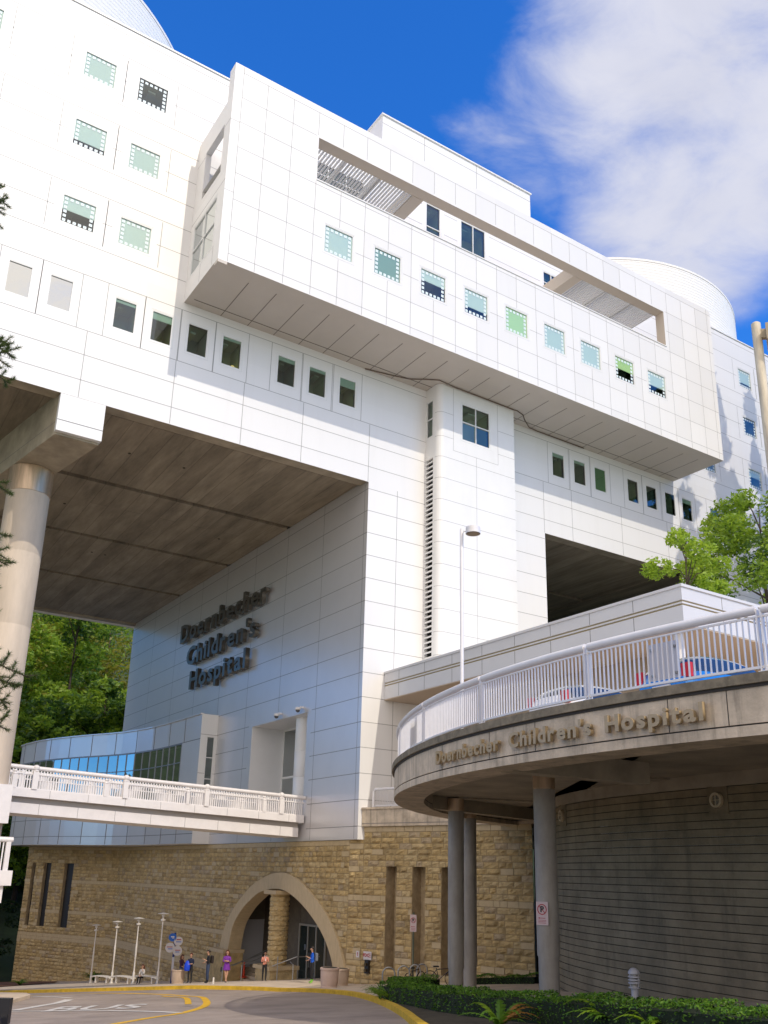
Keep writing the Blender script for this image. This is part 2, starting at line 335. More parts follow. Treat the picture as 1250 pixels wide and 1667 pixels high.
def window(O, u, h, kind, blind=0.0, depth=0.07, frit=False, bars=(0, 0), glass=None, lamp=None, warm=False, label=None, blindcol=None):
    """window part > pane, blind, room; h=(s0,z0,s1,z1) on the wall O,u"""
    O = Vector(O); u = Vector(u); n = u.cross(Vector((0, 0, 1))); s0, z0, s1, z1 = h
    P = lambda s, z, d=0: O+u*s+Vector((0, 0, z))-n*d
    f = MB(); fw = 0.06
    def fr(a, b, c, d): # frame bar between wall coords
        f.obox(P((a+c)/2, (b+d)/2, depth-0.02), u*(c-a)/2, n*0.04, Vector((0, 0, (d-b)/2)))
    fr(s0, z0, s1, z0+fw); fr(s0, z1-fw, s1, z1); fr(s0, z0+fw, s0+fw, z1-fw); fr(s1-fw, z0+fw, s1, z1-fw)
    # thin raised architrave
    t = 0.03; e = 0.10
    for a, b, c, d in ((s0-e, z0-e, s1+e, z0-e+t), (s0-e, z1+e-t, s1+e, z1+e), (s0-e, z0-e+t, s0-e+t, z1+e-t), (s1+e-t, z0-e+t, s1+e, z1+e-t)):
        f.obox(P((a+c)/2, (b+d)/2, -0.004), u*(c-a)/2, n*0.004, Vector((0, 0, (d-b)/2)))
    nx, nz = bars
    for i in range(1, nx+1):
        s = s0+(s1-s0)*i/(nx+1); fr(s-0.035, z0+fw, s+0.035, z1-fw)
    for i in range(1, nz+1):
        z = z0+(z1-z0)*i/(nz+1)
        ss = [s0+fw]+[s0+(s1-s0)*k/(nx+1) for k in range(1, nx+1)]+[s1-fw]
        for k in range(len(ss)-1):
            a = ss[k]+(0.035 if k else 0); b = ss[k+1]-(0.035 if k < len(ss)-2 else 0); fr(a, z-0.035, b, z+0.035)
    wn = hp(f.build('window', MULL, None, label=label))
    p = MB(); p.poly([P(s0, z0, depth), P(s1, z0, depth), P(s1, z1, depth), P(s0, z1, depth)], 0)
    if frit:
        k = 6; W, H = s1-s0-0.16, z1-z0-0.16; px, pz = W/k, H/k; q = 0.62
        for i in range(k):
            for j in range(k):
                if 0 < i < k-1 and 0 < j < k-1: continue
                cs, cz = s0+0.08+px*(i+0.5), z0+0.08+pz*(j+0.5); a, b = px*q/2, pz*q/2
                p.poly([P(cs-a, cz-b, depth-0.006), P(cs+a, cz-b, depth-0.006), P(cs+a, cz+b, depth-0.006), P(cs-a, cz+b, depth-0.006)], 1)
                p.poly([P(cs-a*.25, cz-b*.2, depth-0.010), P(cs+a*.25, cz-b*.2, depth-0.010), P(cs+a*.25, cz+b*.2, depth-0.010), P(cs-a*.25, cz+b*.2, depth-0.010)], 2)
    o = p.build('pane', [glass or GLASS, FRIT, M('frit_mark', (0.42, 0.60, 0.62), 0.6)], wn)
    r = MB(); D = 1.7
    col = rng.choice([0, 1, 2])
    room = [M('room_wall_dim', (0.36, 0.42, 0.37), 0.9), M('room_wall_green', (0.44, 0.50, 0.36), 0.9), M('room_wall_grey', (0.28, 0.34, 0.36), 0.9)]
    if warm: room = [M('room_wall_cream', (0.62, 0.54, 0.28), 0.9)]*3
    d0 = max(depth+0.01, .02)
    r.poly([P(s0, z0, D), P(s1, z0, D), P(s1, z1, D), P(s0, z1, D)], 0)
    r.poly([P(s0, z1, d0), P(s1, z1, d0), P(s1, z1, D), P(s0, z1, D)], 1); r.poly([P(s0, z0, d0), P(s1, z0, d0), P(s1, z0, D), P(s0, z0, D)], 2)
    r.poly([P(s0, z0, d0), P(s0, z0, D), P(s0, z1, D), P(s0, z1, d0)], 0); r.poly([P(s1, z0, d0), P(s1, z0, D), P(s1, z1, D), P(s1, z1, d0)], 0)
    # ceiling beam and furniture-like dark mass give depth
    r.obox(P(s0+(s1-s0)*rng.uniform(.3, .7), z1-0.25, D*0.6), u*(s1-s0)*0.12, n*0.5, Vector((0, 0, 0.06)), 1)
    r.obox(P(s0+(s1-s0)*rng.uniform(.3, .7), z0+0.25, D*0.7), u*(s1-s0)*0.22, n*0.3, Vector((0, 0, 0.25)), 3)
    r.build('room', [room[col], M('room_ceiling', (0.55, 0.62, 0.54), 0.9), M('room_floor', (0.12, 0.12, 0.11), 0.9), M('furniture', (0.10, 0.09, 0.08), 0.8)], wn)
    if blind > 0:
        b = MB(); zb = z1-(z1-z0)*blind; b.poly([P(s0, zb, depth+0.012), P(s1, zb, depth+0.012), P(s1, z1, depth+0.012), P(s0, z1, depth+0.012)], 0)
        b.obox(P((s0+s1)/2, zb, depth+0.03), u*(s1-s0)/2, n*0.012, Vector((0, 0, 0.02)), 0)
        b.build('blind', blindcol or BLIND, wn)
    if lamp:
        l = MB(); cs, cz = s0+(s1-s0)*lamp[0], z0+(z1-z0)*lamp[1]; c = P(cs, cz, 0.8)
        l.lathe([(0.22, -0.16), (0.10, 0.16)], c, 16); l.build('lamp_shade', LAMPGLOW, wn)
    return wn
# ---- main facade Y=45 (s = X, u=+X, normal -Y)
FO = (0, 45, 0); FU = (1, 0, 0)
sq = []   # square windows on the upper wall
BLI = {(0, 0): 1.0, (1, 0): 0.0, (0, 1): 0.75, (1, 1): 0.92, (0, 2): 0.5, (1, 2): 1.0}
for i, X in enumerate((7.28, 10.5)):
    for j, Z in enumerate((44.1, 39.15, 33.85)): sq.append(((X, Z, X+1.9, Z+1.85), BLI[(i, j)]))
for X in (-2.4, 0.85, 4.05-0.0):
    pass
for X in (-5.6, -2.4, 0.85, 4.05):
    for Z in (44.1, 39.15, 33.85):
        if X < 3: sq.append(((X, Z, X+1.9, Z+1.85), rng.choice([0, 0.4, 0.8, 1])))
for i, X in enumerate((61.4, 67.95, 71.2, 74.4)):
    for j, Z in enumerate((44.12, 39.1, 33.88)):
        if X < 62 and j < 2: continue
        bl = {(1, 0): 0.72, (1, 1): 0.0, (1, 2): 0.4, (0, 2): 0.0}.get((i, j), 0.8); sq.append(((X, Z, X+1.88, Z+1.9), bl))
tall = [(5.13, 0.0), (7.27, 0.0), (10.81, 0.12), (12.95, 0.25), (15.12, 0.0), (17.28, 0.1), (20.95, 0.15), (23.14, 0.12), (25.36, 0.3), (43.76, 0.15), (45.98, 0.12), (48.18, 1.0), (51.82, 0.0), (53.98, 0.0), (56.22, 0.0), (58.33, 0.2), (61.92, 0.0)]
HW = [((X, 28.46, X+1.27, 30.42), b) for X, b in tall]
terr = [(20.9, 44.2, 26.67, 46.2), (32.0, 43.2, 33.3, 47.15), (35.21, 44.6, 37.57, 47.13), (43.5, 44.2, 45.2, 46.2), (46.2, 43.9, 47.6, 45.9), (50.9, 43.9, 52.8, 46.3)]
holesF = [h for h, b in sq]+[h for h, b in HW]+terr
mb = MB()
wall(mb, FO, FU, -14, 92, 23.67, 49.0, holesF)
wall(mb, FO, FU, 27.8, 42.81, 1.85, 23.67); wall(mb, FO, FU, 57.6, 92, 3.6, 23.67)
LV = [2.57+1.475*k for k in range(15)]
ln = []
for z in LV: ln += [(27.8, z, 42.81, z), (57.6, z, 92, z)]
for z in (24.73, 26.25, 27.73, 31.1, 33.0, 34.75, 36.5, 38.26, 40.0, 41.77, 43.25, 45.07, 46.85, 48.5): ln.append((-14, z, 92, z))
for X in (-0.5, 4.5, 9.57, 14.62, 18.9, 22.9, 27.74, 36.3, 42.78, 45.6, 50.9, 56.2, 61.0, 66.0, 71.0): ln += [(X, 23.7, X, 27.7)]
for X in (-5, 30.0, 36.3): ln += [(X, 2, X, 23.6)] if X > 27 else []
for h, b in HW:
    for X in (h[0]-0.44, h[2]+0.42): ln.append((X, 27.75, X, 31.08))
for h, b in sq:
    ln += [(h[0]-0.75, h[1]-0.6, h[0]-0.75, h[3]+0.7), (h[2]+0.55, h[1]-0.6, h[2]+0.55, h[3]+0.7)]
joints(mb, FO, FU, ln, holesF, pad=0.34)
# parapet coping, sides, roof
mb.box((-14.05, 44.93, 49.0), (92, 45.5, 49.12), 0)
mb.poly([(-14, 45, 23.9), (-14, 90, 23.9), (-14, 90, 49), (-14, 45, 49)]); mb.poly([(-14, 45.5, 49.0), (92, 45.5, 49.0), (92, 90, 49.0), (-14, 90, 49.0)])
mb.poly([(92, 45, 3), (92, 90, 3), (92, 90, 49), (92, 45, 49)]); mb.poly([(-14, 90, 23.5), (92, 90, 23.5), (92, 90, 49), (-14, 90, 49)])
hp(mb.build('facade_wall', [FACW, JOINT]))
for h, b in sq: window(FO, FU, h, 'sq', b, frit=True, bars=(0, 0))
for k, (h, b) in enumerate(HW):
    window(FO, FU, h, 'tall', b, glass=(GLASSD if k > 1 else glass_mat('bright_sky_glass', (0.3, 0.4, 0.42), 0.55) if 'bright_sky_glass' not in MATS else MATS['bright_sky_glass']),
           lamp={4: (0.08, 0.5), 5: (0.85, 0.22), 8: (0.12, 0.12)}.get(k), warm=(k == 3), blindcol=(M('green_blind', (0.20, 0.36, 0.17), 0.8) if k == 11 else None))
for k, h in enumerate(terr): window(FO, FU, h, 'terrace', 0.0, glass=GLASSD, bars=[(3, 1), (0, 1), (1, 0), (1, 1), (1, 1), (1, 1)][k])
# ---- opening soffit (board formed concrete), with lip and cross grooves
mb = MB()
for x0, x1 in ((-14, 27.78), (42.83, 57.6)):
    if x0 > 0: mb.box((x0, 90.0, 23.8), (95, 135, 24.6), 0); mb.box((x1, 46, 23.82), (95, 90.0, 24.6), 0)
    mb.box((x0, 45.02, 23.74), (x1, 46.0, 24.4), 1)                      # concrete lip behind the cladding
    mb.box((x0, 46.0, 23.95), (x1, 46.35, 24.6), 2)                      # shadow groove
    Ys = [46.35, 55.5, 56.05, 66.15, 66.7, 76.85, 77.4, 89.4]
    for a, b in ((0, 1), (2, 3), (4, 5), (6, 7)): mb.box((x0, Ys[a], 23.9), (x1, Ys[b], 24.6), 0)
    for a, b in ((1, 2), (3, 4), (5, 6)): mb.box((x0, Ys[a], 24.2), (x1, Ys[b], 24.6), 2)
    mb.box((x0, 89.4, 23.72), (x1, 90.0, 24.6), 1)
rr = random.Random(3)
for k in range(9):   # small drain holes
    x, y = rr.uniform(10, 26), rr.choice([48.5, 50.5, 53.5, 61, 70]); mb.lathe([(0.09, -0.03), (0.09, 0.0)], (x, y, 23.9), 10, 2)
hp(mb.build('bridge_soffit', [PLANK, CONC, M('groove_dark', (0.07, 0.06, 0.045), 0.9)]))
# ---- pier beam and giant round column
mb = MB(); D = Vector((math.sin(R(-10)), math.cos(R(-10)), 0)); X0, X1, zb, zt = 8.69, 11.06, 21.42, 23.66
A = Vector((X0, 45, 0)); B = Vector((X1, 45, 0)); L = 44
mb.poly([(X0, 45, zb+.12), (X1, 45, zb+.12), (X1, 45, zt), (X0, 45, zt)], 0)
joints(mb, FO, FU, [(X0, 22.15, X1, 22.15)], mi=2)
mb.poly([(X0, 45.0, zb+.12), (X0, 45.35, zb+.12), (X0, 45.35, zt), (X0, 45.0, zt)], 0); mb.poly([(X1, 45.0, zb+.12), (X1, 45.35, zb+.12), (X1, 45.35, zt), (X1, 45.0, zt)], 0)
mb.poly([(X0, 45, zb+.12), (X1, 45, zb+.12), (X1, 45.35, zb+.12), (X0, 45.35, zb+.12)], 0)
a0, b0 = Vector((X0+.05, 45.3, zb)), Vector((X1-.05, 45.3, zb)); a1, b1 = a0+D*L, b0+D*L; up = Vector((0, 0, 2.6))
mb.poly([a0, b0, b1, a1], 1); mb.poly([a0, a1, a1+up, a0+up], 1); mb.poly([b0, b0+up, b1+up, b1], 1); mb.poly([a0, a0+up, b0+up, b0], 1)
ua = Vector((0, 0, .75)); nn = Vector((-math.cos(R(-10)), math.sin(R(-10)), 0))*0.004
mb.poly([a0+ua+nn, a1+ua+nn, a1+ua+nn+Vector((0, 0, .03)), a0+ua+nn+Vector((0, 0, .03))], 2)
hp(mb.build('pier_beam', [WHITE, CONC, JOINTD]))
cx, cy = 8.91, 50.98
mb = MB(); mb.lathe([(1.16, -7.2), (1.16, -2), (1.165, 2), (1.15, 7), (1.15, 12.2), (1.14, 12.23), (1.15, 12.26), (1.15, 16.3), (1.14, 16.33), (1.15, 16.36), (1.15, 19.9)], (cx, cy, 0), 40)
bc = hp(mb.build('giant_column', CONCP, smooth=True, label='tall round concrete column with a steel collar carrying the wing over the road'))
mb = MB(); mb.lathe([(1.19, 19.9), (1.19, 21.4)], (cx, cy, 0), 40); cl = mb.build('steel_collar', STEEL, bc, smooth=True)
# ---- pavilion under the wing: side wall X=27.8 facing -X (s = -Y, u=-Y)
PO = (27.8, 0, 0); PU = (0, -1, 0)
rec = (-59.82, 2.9, -51.62, 9.88)
mb = MB(); wall(mb, PO, PU, -90, -45, 1.85, 23.9, [rec], depth=2.6, ri=1)
ln = [(-90, z, -45, z) for z in LV if z < 23.5]+[(-s, 1.9, -s, 23.85) for s in (50.55, 55.8, 61.1, 66.4, 71.7, 77.1, 83.4)]+[(-45.4, 1.9, -45.4, 23.6)]
joints(mb, PO, PU, ln, [rec], mi=2, pad=0.55, w=0.04)
mb.poly([(27.8, 90, 1.85), (42.8, 90, 1.85), (42.8, 90, 23.9), (27.8, 90, 23.9)], 0); mb.poly([(42.81, 45, 1.85), (42.81, 90, 1.85), (42.81, 90, 23.9), (42.81, 45, 23.9)], 0)
mb.poly([(27.8, 45, 1.85), (42.8, 45, 1.85), (42.8, 90, 1.85), (27.8, 90, 1.85)], 1)
hp(mb.build('pavilion_wall', [SILVER, WHITE2, M('panel_joint_grey', (.26, .26, .265), .7)]))
# recessed entrance: glazing and round clad column
mb = MB(); mb.box((30.35, 51.62, 2.9), (30.4, 51.74, 9.88)); mb.box((30.35, 59.7, 2.9), (30.4, 59.82, 9.88)); mb.box((30.33, 51.74, 9.76), (30.42, 59.7, 9.88)); mb.box((30.33, 51.74, 6.35), (30.42, 59.7, 6.5))
for y in (53.7, 55.7, 57.7): mb.box((30.33, y-.06, 2.9), (30.42, y+.06, 6.35)); mb.box((30.33, y-.06, 6.5), (30.42, y+.06, 9.76))
gl = hp(mb.build('entrance_glazing', MULL)); p = MB(); p.poly([(30.38, 59.82, 2.9), (30.38, 51.62, 2.9), (30.38, 51.62, 9.88), (30.38, 59.82, 9.88)]); p.build('pane', GLASSB, gl)
p = MB(); p.box((31.4, 51.7, 2.9), (31.5, 59.8, 9.9), 0); p.box((30.6, 52, 2.9), (31.3, 53.5, 4.2), 1); p.build('lobby', [M('lobby_wall', (0.12, 0.16, 0.13), 0.9), M('furniture', (0.1, 0.09, 0.08))], gl)
mb = MB(); mb.lathe([(0.66, 2.9), (0.66, 4.3), (0.645, 4.32), (0.66, 4.34), (0.66, 5.95), (0.645, 5.97), (0.66, 5.99), (0.66, 7.65), (0.645, 7.67), (0.66, 7.69), (0.66, 9.88)], (29.0, 54.0, 0), 32)
hp(mb.build('clad_column', WHITE2, smooth=True))
# ---- bulging annex with ribbon windows
AN = [(26.45, 66.1), (26.40, 67.6), (26.36, 69.6), (26.27, 72.8), (26.06, 75.8), (25.62, 78.3), (25.0, 80.6), (24.2, 82.5), (23.3, 84.3), (22.4, 86.4), (21.6, 88.5), (20.9, 90.7), (20.45, 93), (20.15, 95.5), (20.1, 97.4), (20.4, 98.8), (21.2, 99.9), (23.5, 101), (27.9, 101.3)]
def strip(mb, path, z0, z1, mi=0, off=0.0):
    for k in range(len(path)-1):
        (x0, y0), (x1, y1) = path[k], path[k+1]; d = Vector((x1-x0, y1-y0, 0)).normalized(); n = Vector((-d.y, d.x, 0))*off if off else Vector((0, 0, 0))
        mb.poly([(x0+n.x, y0+n.y, z0), (x0+n.x, y0+n.y, z1), (x1+n.x, y1+n.y, z1), (x1+n.x, y1+n.y, z0)], mi)
def resample(path, step):
    P = [Vector((*p, 0)) for p in path]; out = [P[0].copy()]; acc = 0; last = P[0].copy()
    for q in P[1:]:
        while (q-last).length > 1e-9 and acc+(q-last).length >= step:
            last = last+(q-last).normalized()*(step-acc); out.append(last.copy()); acc = 0
        acc += (q-last).length; last = q.copy()
    return [(p.x, p.y) for p in out]
mb = MB(); strip(mb, AN, 9.57, 11.47); strip(mb, AN[:3], 4.95, 9.57); strip(mb, AN[-3:], 4.95, 9.57); strip(mb, AN, 1.85, 4.95)
for z in (2.57, 4.04): strip(mb, AN, z-.02, z+.02, 2, 0.006)
strip(mb, AN, 9.55, 9.60, 2, 0.006)
for p in resample(AN, 3.1)[1:]:
    for z0, z1 in ((9.6, 11.45), (1.9, 4.9)): mb.box((p[0]-.022, p[1]-.03, z0), (p[0]+.022, p[1]+.03, z1), 2)
for k in range(len(AN)-1): mb.bar((*AN[k], 11.5), (*AN[k+1], 11.5), 0.3, 0.1, 0)
mb.poly([(x, y, 11.46) for x, y in AN]+[(27.9, 66.1, 11.46)], 0); mb.poly([(x, y, 1.86) for x, y in AN]+[(27.9, 66.1, 1.86)], 1)
# lit end face looking back at the camera
wall(mb, (0, 66.1, 0), (1, 0, 0), 26.45, 27.8, 1.85, 11.5, [(26.98, 3.4, 27.62, 9.8)], depth=0.2, mi=1)
joints(mb, (0, 66.1, 0), (1, 0, 0), [(26.45, z, 27.8, z) for z in (9.93, 7.0, 4.04)], [(26.98, 3.4, 27.62, 9.8)], mi=3)
an = hp(mb.build('curved_annex', [SILVER, WHITE, JOINTD, JOINT]))
window((0, 66.1, 0), (1, 0, 0), (26.98, 3.4, 27.62, 9.8), 'slit', 0, glass=GLASSD, bars=(0, 3))
rib = resample(AN[2:-3], 1.28)
mb = MB()
for k, (x, y) in enumerate(rib): mb.box((x-.03, y-.035, 4.95), (x+.03, y+.035, 9.57), 0)
for z in (5.0, 8.05, 9.52):
    for k in range(len(rib)-1): mb.bar((*rib[k], z), (*rib[k+1], z), 0.06, 0.07)
rw = hp(mb.build('ribbon_window_frame', M('grey_mullion', (0.25, 0.27, 0.30), 0.4, 0.3)))
mb = MB(); rpath = rib+[AN[-3]]; strip(mb, rpath, 5.0, 9.57, 0, -0.02); mb.build('pane', GLASSB, rw)
mb = MB(); strip(mb, [(x+1.2, y+.2) for x, y in rpath], 4.9, 9.6, 0); mb.build('room', M('annex_room', (0.06, 0.07, 0.06), 0.9), rw)
# ---- projecting box
Yf, Yb = 40.08, 40.88
bw = []
for k in range(9): bw.append((21.13+3.502*k, 34.93, 23.14+3.502*k, 36.87))
op = (20.42, 39.76, 51.55, 42.84)
BO = (0, Yf, 0)
mb = MB(); wall(mb, BO, FU, 14.72, 57.42, 31.6, 45.22, bw, depth=0.3) if False else None
# front skin (opening is cut right through, its reveal is 0.8 deep)
wall(mb, BO, FU, 14.72, 57.42, 31.6, 45.22, bw, depth=0.35) if False else None
wall(mb, BO, FU, 14.72, 57.42, 31.6, 45.22, bw+[op], depth=0.8, ri=4)
ln = [(15.27, z, 57.42, z) for z in (32.16, 33.94, 35.77, 37.57, 39.38, 41.16, 42.92, 44.72)]+[(14.72, 41.1, 15.27, 41.1), (14.72, 36.2, 15.27, 36.2)]
ln += [(15.27+0.0, 31.65, 15.27, 45.2), (56.95, 31.65, 56.95, 45.2)]+[(15.11+1.755*k, 31.65, 15.11+1.755*k, 44.72) for k in range(1, 24)]
joints(mb, BO, FU, ln, bw+[op], pad=0.16, w=0.03)
mb.poly([(14.72, Yb, 42.84), (57.42, Yb, 42.84), (57.42, Yb, 45.22), (14.72, Yb, 45.22)]); mb.poly([(14.72, Yf, 45.22), (57.42, Yf, 45.22), (57.42, Yb, 45.22), (14.72, Yb, 45.22)])
mb.poly([(14.72, Yb, 36.8), (57.42, Yb, 36.8), (57.42, Yb, 39.76), (14.72, Yb, 39.76)])
mb.box((20.4, Yf-.05, 39.68), (51.6, Yb+.03, 39.755), 0)          # sill coping of the opening
# left side wall X=14.72 (normal -X)
SO = (14.72, 0, 0); swin = (-44.5, 33.0, -41.15, 36.45); svoid = (-43.75, 38.0, -41.0, 41.4)
wall(mb, SO, PU, -45, -Yb, 31.6, 42.9, [swin, svoid], depth=0.35); wall(mb, SO, PU, -Yb, -Yf, 31.6, 45.22)
mb.poly([(14.72, Yb, 42.9), (14.72, Yb, 45.22), (15.2, Yb, 45.22), (15.2, Yb, 42.9)])
mb.box((14.725, Yb+.01, 42.86), (15.4, 44.99, 42.98))
joints(mb, SO, PU, [(-45, 41.16, -Yf, 41.16), (-45, 36.9, -Yf, 36.9), (-41.0, 31.7, -41.0, 33), (-42.8, 31.7, -42.8, 33)], [swin, svoid], pad=0.05)
mb.poly([(57.42, 45, 31.6), (57.42, 45, 42.9), (57.42, Yf, 42.9), (57.42, Yf, 31.6)]); mb.poly([(57.42, Yb, 42.9), (57.42, Yb, 45.22), (57.42, Yf, 45.22), (57.42, Yf, 42.9)])
mb.poly([(14.73, Yb, 38.6), (57.4, Yb, 38.6), (57.4, 45, 38.6), (14.73, 45, 38.6)])   # terrace floor
# soffit
mb.poly([(14.72, Yf, 31.6), (57.42, Yf, 31.6), (57.42, 45, 31.6), (14.72, 45, 31.6)], 2)
for k in range(24):
    x = 15.27+1.755*k
    if k: mb.box((x-.02, 41.1, 31.592), (x+.02, 44.99, 31.6), 3)
mb.box((15.1, 44.33, 31.588), (57.2, 44.38, 31.6), 3); mb.box((14.72, Yf+.0, 31.42), (15.27, 40.6, 31.598), 2)
hp(mb.build('projecting_box', [BOXW, JOINT, SOFFIT, M('soffit_joint', (0.16, 0.14, 0.12), 0.9), M('opening_reveal', (0.60, 0.53, 0.45), 0.5)]))
bb = [1.0, 1.0, 0.42, 0.68, 1.0, 1.0, 1.0, 0.5, 0.6]
lime = M('lime_blind', (0.62, 0.80, 0.40), 0.8); gb = M('greygreen_blind', (0.30, 0.42, 0.36), 0.8)
for k, h in enumerate(bw): window(BO, FU, h, 'sq', bb[k], frit=True, blindcol={1: gb, 4: lime, 7: lime}.get(k))
window(SO, PU, swin, 'side', 0, bars=(1, 1), glass=GLASSB)
# terrace trellis: cross beams and slats running front to back
for a, b in ((27.95, 28.82), (42.6, 43.42)): mb = MB(); mb.box((a, Yb, 42.82), (b, 45, 43.9), 0); hp(mb.build('terrace_cross_beam', MATS['opening_reveal']))

for a, b in ((20.5, 27.95), (43.42, 51.5)):
    mb = MB(); x = a
    while x < b-0.1: mb.box((x, Yb, 42.82), (x+.075, 45, 42.98)); x += 0.235
    for x in ((46.0, 48.7, 51.4) if a > 30 else (22.9, 25.4)): mb.box((x-.09, Yb, 42.981), (x+.09, 45, 43.3))
    hp(mb.build('trellis', WHITE2))
mb = MB()
for x in np.arange(20.6, 51.4, 0.9): mb.tube([(x, 44.2, 38.6), (x, 44.2, 39.9)], 0.02, 6)
mb.tube([(20.5, 44.2, 39.9), (51.5, 44.2, 39.9)], 0.03, 6); hp(mb.build('terrace_handrail', METAL))
# ---- stair shaft under the box, with louvre strip and corner window
sx0, sx1, sy, r = 32.2, 38.74, 43.52, 0.45
mb = MB(); ow = (34.12, 27.9, 36.55, 30.62); arc = [(sx0+r-r*math.cos(a), sy+r-r*math.sin(a)) for a in np.linspace(0, math.pi/2, 7)]
for (x0, y0), (x1, y1) in zip(arc[:-1], arc[1:]): mb.poly([(x0, y0, 3), (x1, y1, 3), (x1, y1, 31.59), (x0, y0, 31.59)])
wall(mb, (0, sy, 0), FU, sx0+r, sx1, 3, 31.59, [ow])
mb.poly([(sx1, sy, 3), (sx1, 45, 3), (sx1, 45, 31.59), (sx1, sy, 31.59)])
lou = (-44.92, 4.5, -44.15, 26.3); sw = (-44.92, 27.9, -44.2, 30.6)
wall(mb, (sx0, 0, 0), PU, -45, -(sy+r), 3, 31.59, [lou, sw], depth=0.25)
ln = [(sx0+r, z, sx1, z) for z in LV+[24.73, 26.25]]+[(sx0+r, 27.73, 33.4, 27.73), (37.25, 27.73, sx1, 27.73), (sx0+r, 29.5, 33.4, 29.5), (37.25, 29.5, sx1, 29.5), (33.4, 26.9, 33.4, 31.5), (37.25, 26.9, 37.25, 31.5), (33.4, 26.9, 37.25, 26.9), (35.35, 3, 35.35, 26.9)]
joints(mb, (0, sy, 0), FU, ln, [ow], w=0.025)
for z in LV+[24.73, 26.25, 27.73, 29.5]:
    for (x0, y0), (x1, y1) in zip(arc[:-1], arc[1:]): mb.obox(((x0+x1)/2, (y0+y1)/2, z), Vector((x1-x0, y1-y0, 0))/2, Vector((y1-y0, x0-x1, 0)).normalized()*0.004, (0, 0, .012), 1)
sh = hp(mb.build('stair_shaft', [WHITE, JOINT]))
mb = MB(); mb.poly([(sx0+.24, 44.92, 4.5), (sx0+.24, 44.15, 4.5), (sx0+.24, 44.15, 26.3), (sx0+.24, 44.92, 26.3)], 1)
z = 4.6
while z < 26.2: mb.obox((sx0+.08, 44.535, z), (0.10, 0, 0.03), (0, .385, 0), (0.006, 0, 0.055), 0); z += 0.33
mb.build('louvre', [WHITE2, DARK], sh)
window((0, sy, 0), FU, ow, 'shaft', 0, bars=(1, 1), glass=GLASSD); window((sx0, 0, 0), PU, sw, 'slit', 0, bars=(0, 1), glass=GLASSD)
# ---- penthouse and corrugated drums
mb = MB(); mb.box((28.2, 45.3, 48), (42.6, 47.6, 53.3), 0); mb.box((30, 47.6, 48), (42, 56, 52.4), 0); joints(mb, (0, 45.3, 0), FU, [(28.2, z, 42.6, z) for z in (50.9, 52.6)]+[(x, 49, x, 53.3) for x in (32, 37)])
mb.box((28.1, 45.2, 53.3), (42.7, 47.7, 53.42), 0)
hp(mb.build('penthouse', [WHITE, JOINT]))
for nm, c in (('drum_roof', (70.48, 66.47)), ('drum_roof', (3.1, 66.6))):
    rad = 16.75; prof = [(rad, 47)]; z = 49.0
    while z < 59.7: prof += [(rad+.0, z), (rad+.0, z+.17), (rad-.018, z+.20), (rad-.018, z+.31)]; z += 0.34
    prof += [(rad+.03, 59.75), (rad+.03, 60.0), (0.5, 60.6)]
    mb = MB(); mb.lathe(prof, (*c, 0), 120); hp(mb.build(nm, CORR))
mb = MB(); mb.box((12, 50, 49.0), (60, 66, 54), 0); hp(mb.build('roof_plant_room', WHITE2))
mb = MB(); mb.tube([(27.3, 43.9, 45.2), (27.32, 43.9, 47.0), (27.2, 43.9, 47.3)], 0.035, 6); hp(mb.build('roof_vent_pipe', METAL))
# cable on the soffit
mb = MB(); cpt = [(27.2, 45-.03), (29.0, 44.6), (30.3, 44.3), (31.2, 43.7), (32.0, 43.25), (33.3, 43.36), (36.5, 43.38), (38.6, 43.42), (39.0, 43.4), (39.7, 43.6), (40.3, 44.1), (41.3, 44.75), (42.2, 44.85), (47, 44.86)]
mb.tube([(x, min(y, 44.93), 31.55) for x, y in cpt], 0.035, 6); hp(mb.build('soffit_cable', M('cable_brown', (0.16, 0.12, 0.09), 0.7)))
# ---- lettering on the pavilion side wall
TXT = {}
def letter_mesh(ch, size, depth, bold):
    k = (ch, size, depth)
    if k in TXT: return TXT[k]
    cu_ = bpy.data.curves.new('t', 'FONT'); cu_.body = ch; cu_.size = size; cu_.extrude = depth/2; cu_.offset = bold; cu_.resolution_u = 3
    o = bpy.data.objects.new('t', cu_); C.objects.link(o); bpy.context.view_layer.update()
    dg = bpy.context.evaluated_depsgraph_get(); me = bpy.data.meshes.new_from_object(o.evaluated_get(dg)); me.name = 'letter'
    xs = [v.co.x for v in me.vertices] or [0]; TXT[k] = (me, min(xs), max(xs)); bpy.data.objects.remove(o); return TXT[k]
def text_line(root, text, place, x0, x1, size, depth, bold, mat, gap=0.12, inv=None, name='letter'):
    """set letters between x0 and x1; place(x)-> 4x4 matrix at distance x along the line (local x right, y up, z out)"""
    ws = []
    for ch in text:
        if ch == ' ': ws.append((None, size*0.34)); continue
        me, a, b = letter_mesh(ch, size, depth, bold); ws.append(((me, a), b-a))
    tot = sum(w for _, w in ws)+gap*size*(len(ws)-1); k = (x1-x0)/tot; x = x0
    for g, wdt in ws:
        if g:
            me, a = g
            if not me.materials: me.materials.append(mat)
            o = bpy.data.objects.new(name, me); C.objects.link(o)
            M4 = place(x+wdt*k/2) @ Matrix.Translation((-(a+wdt/2)*k, 0, 0)) @ Matrix.Diagonal((k, 1, 1, 1))
            o.matrix_world = M4; o.parent = root
            if inv is not None: o.matrix_parent_inverse = inv
        x += (wdt+gap*size)*k
S1 = empty('wall_lettering', (27.8, 66, 14), 0, 'three lines of large dark metal letters on the shaded side wall beneath the white wing', 'sign')
def pl(z):
    def f(x): # x measured along -Y from Y=0
        return Matrix(((0, 0, -1, 27.42), (-1, 0, 0, -x), (0, 1, 0, z), (0, 0, 0, 1)))
    return f
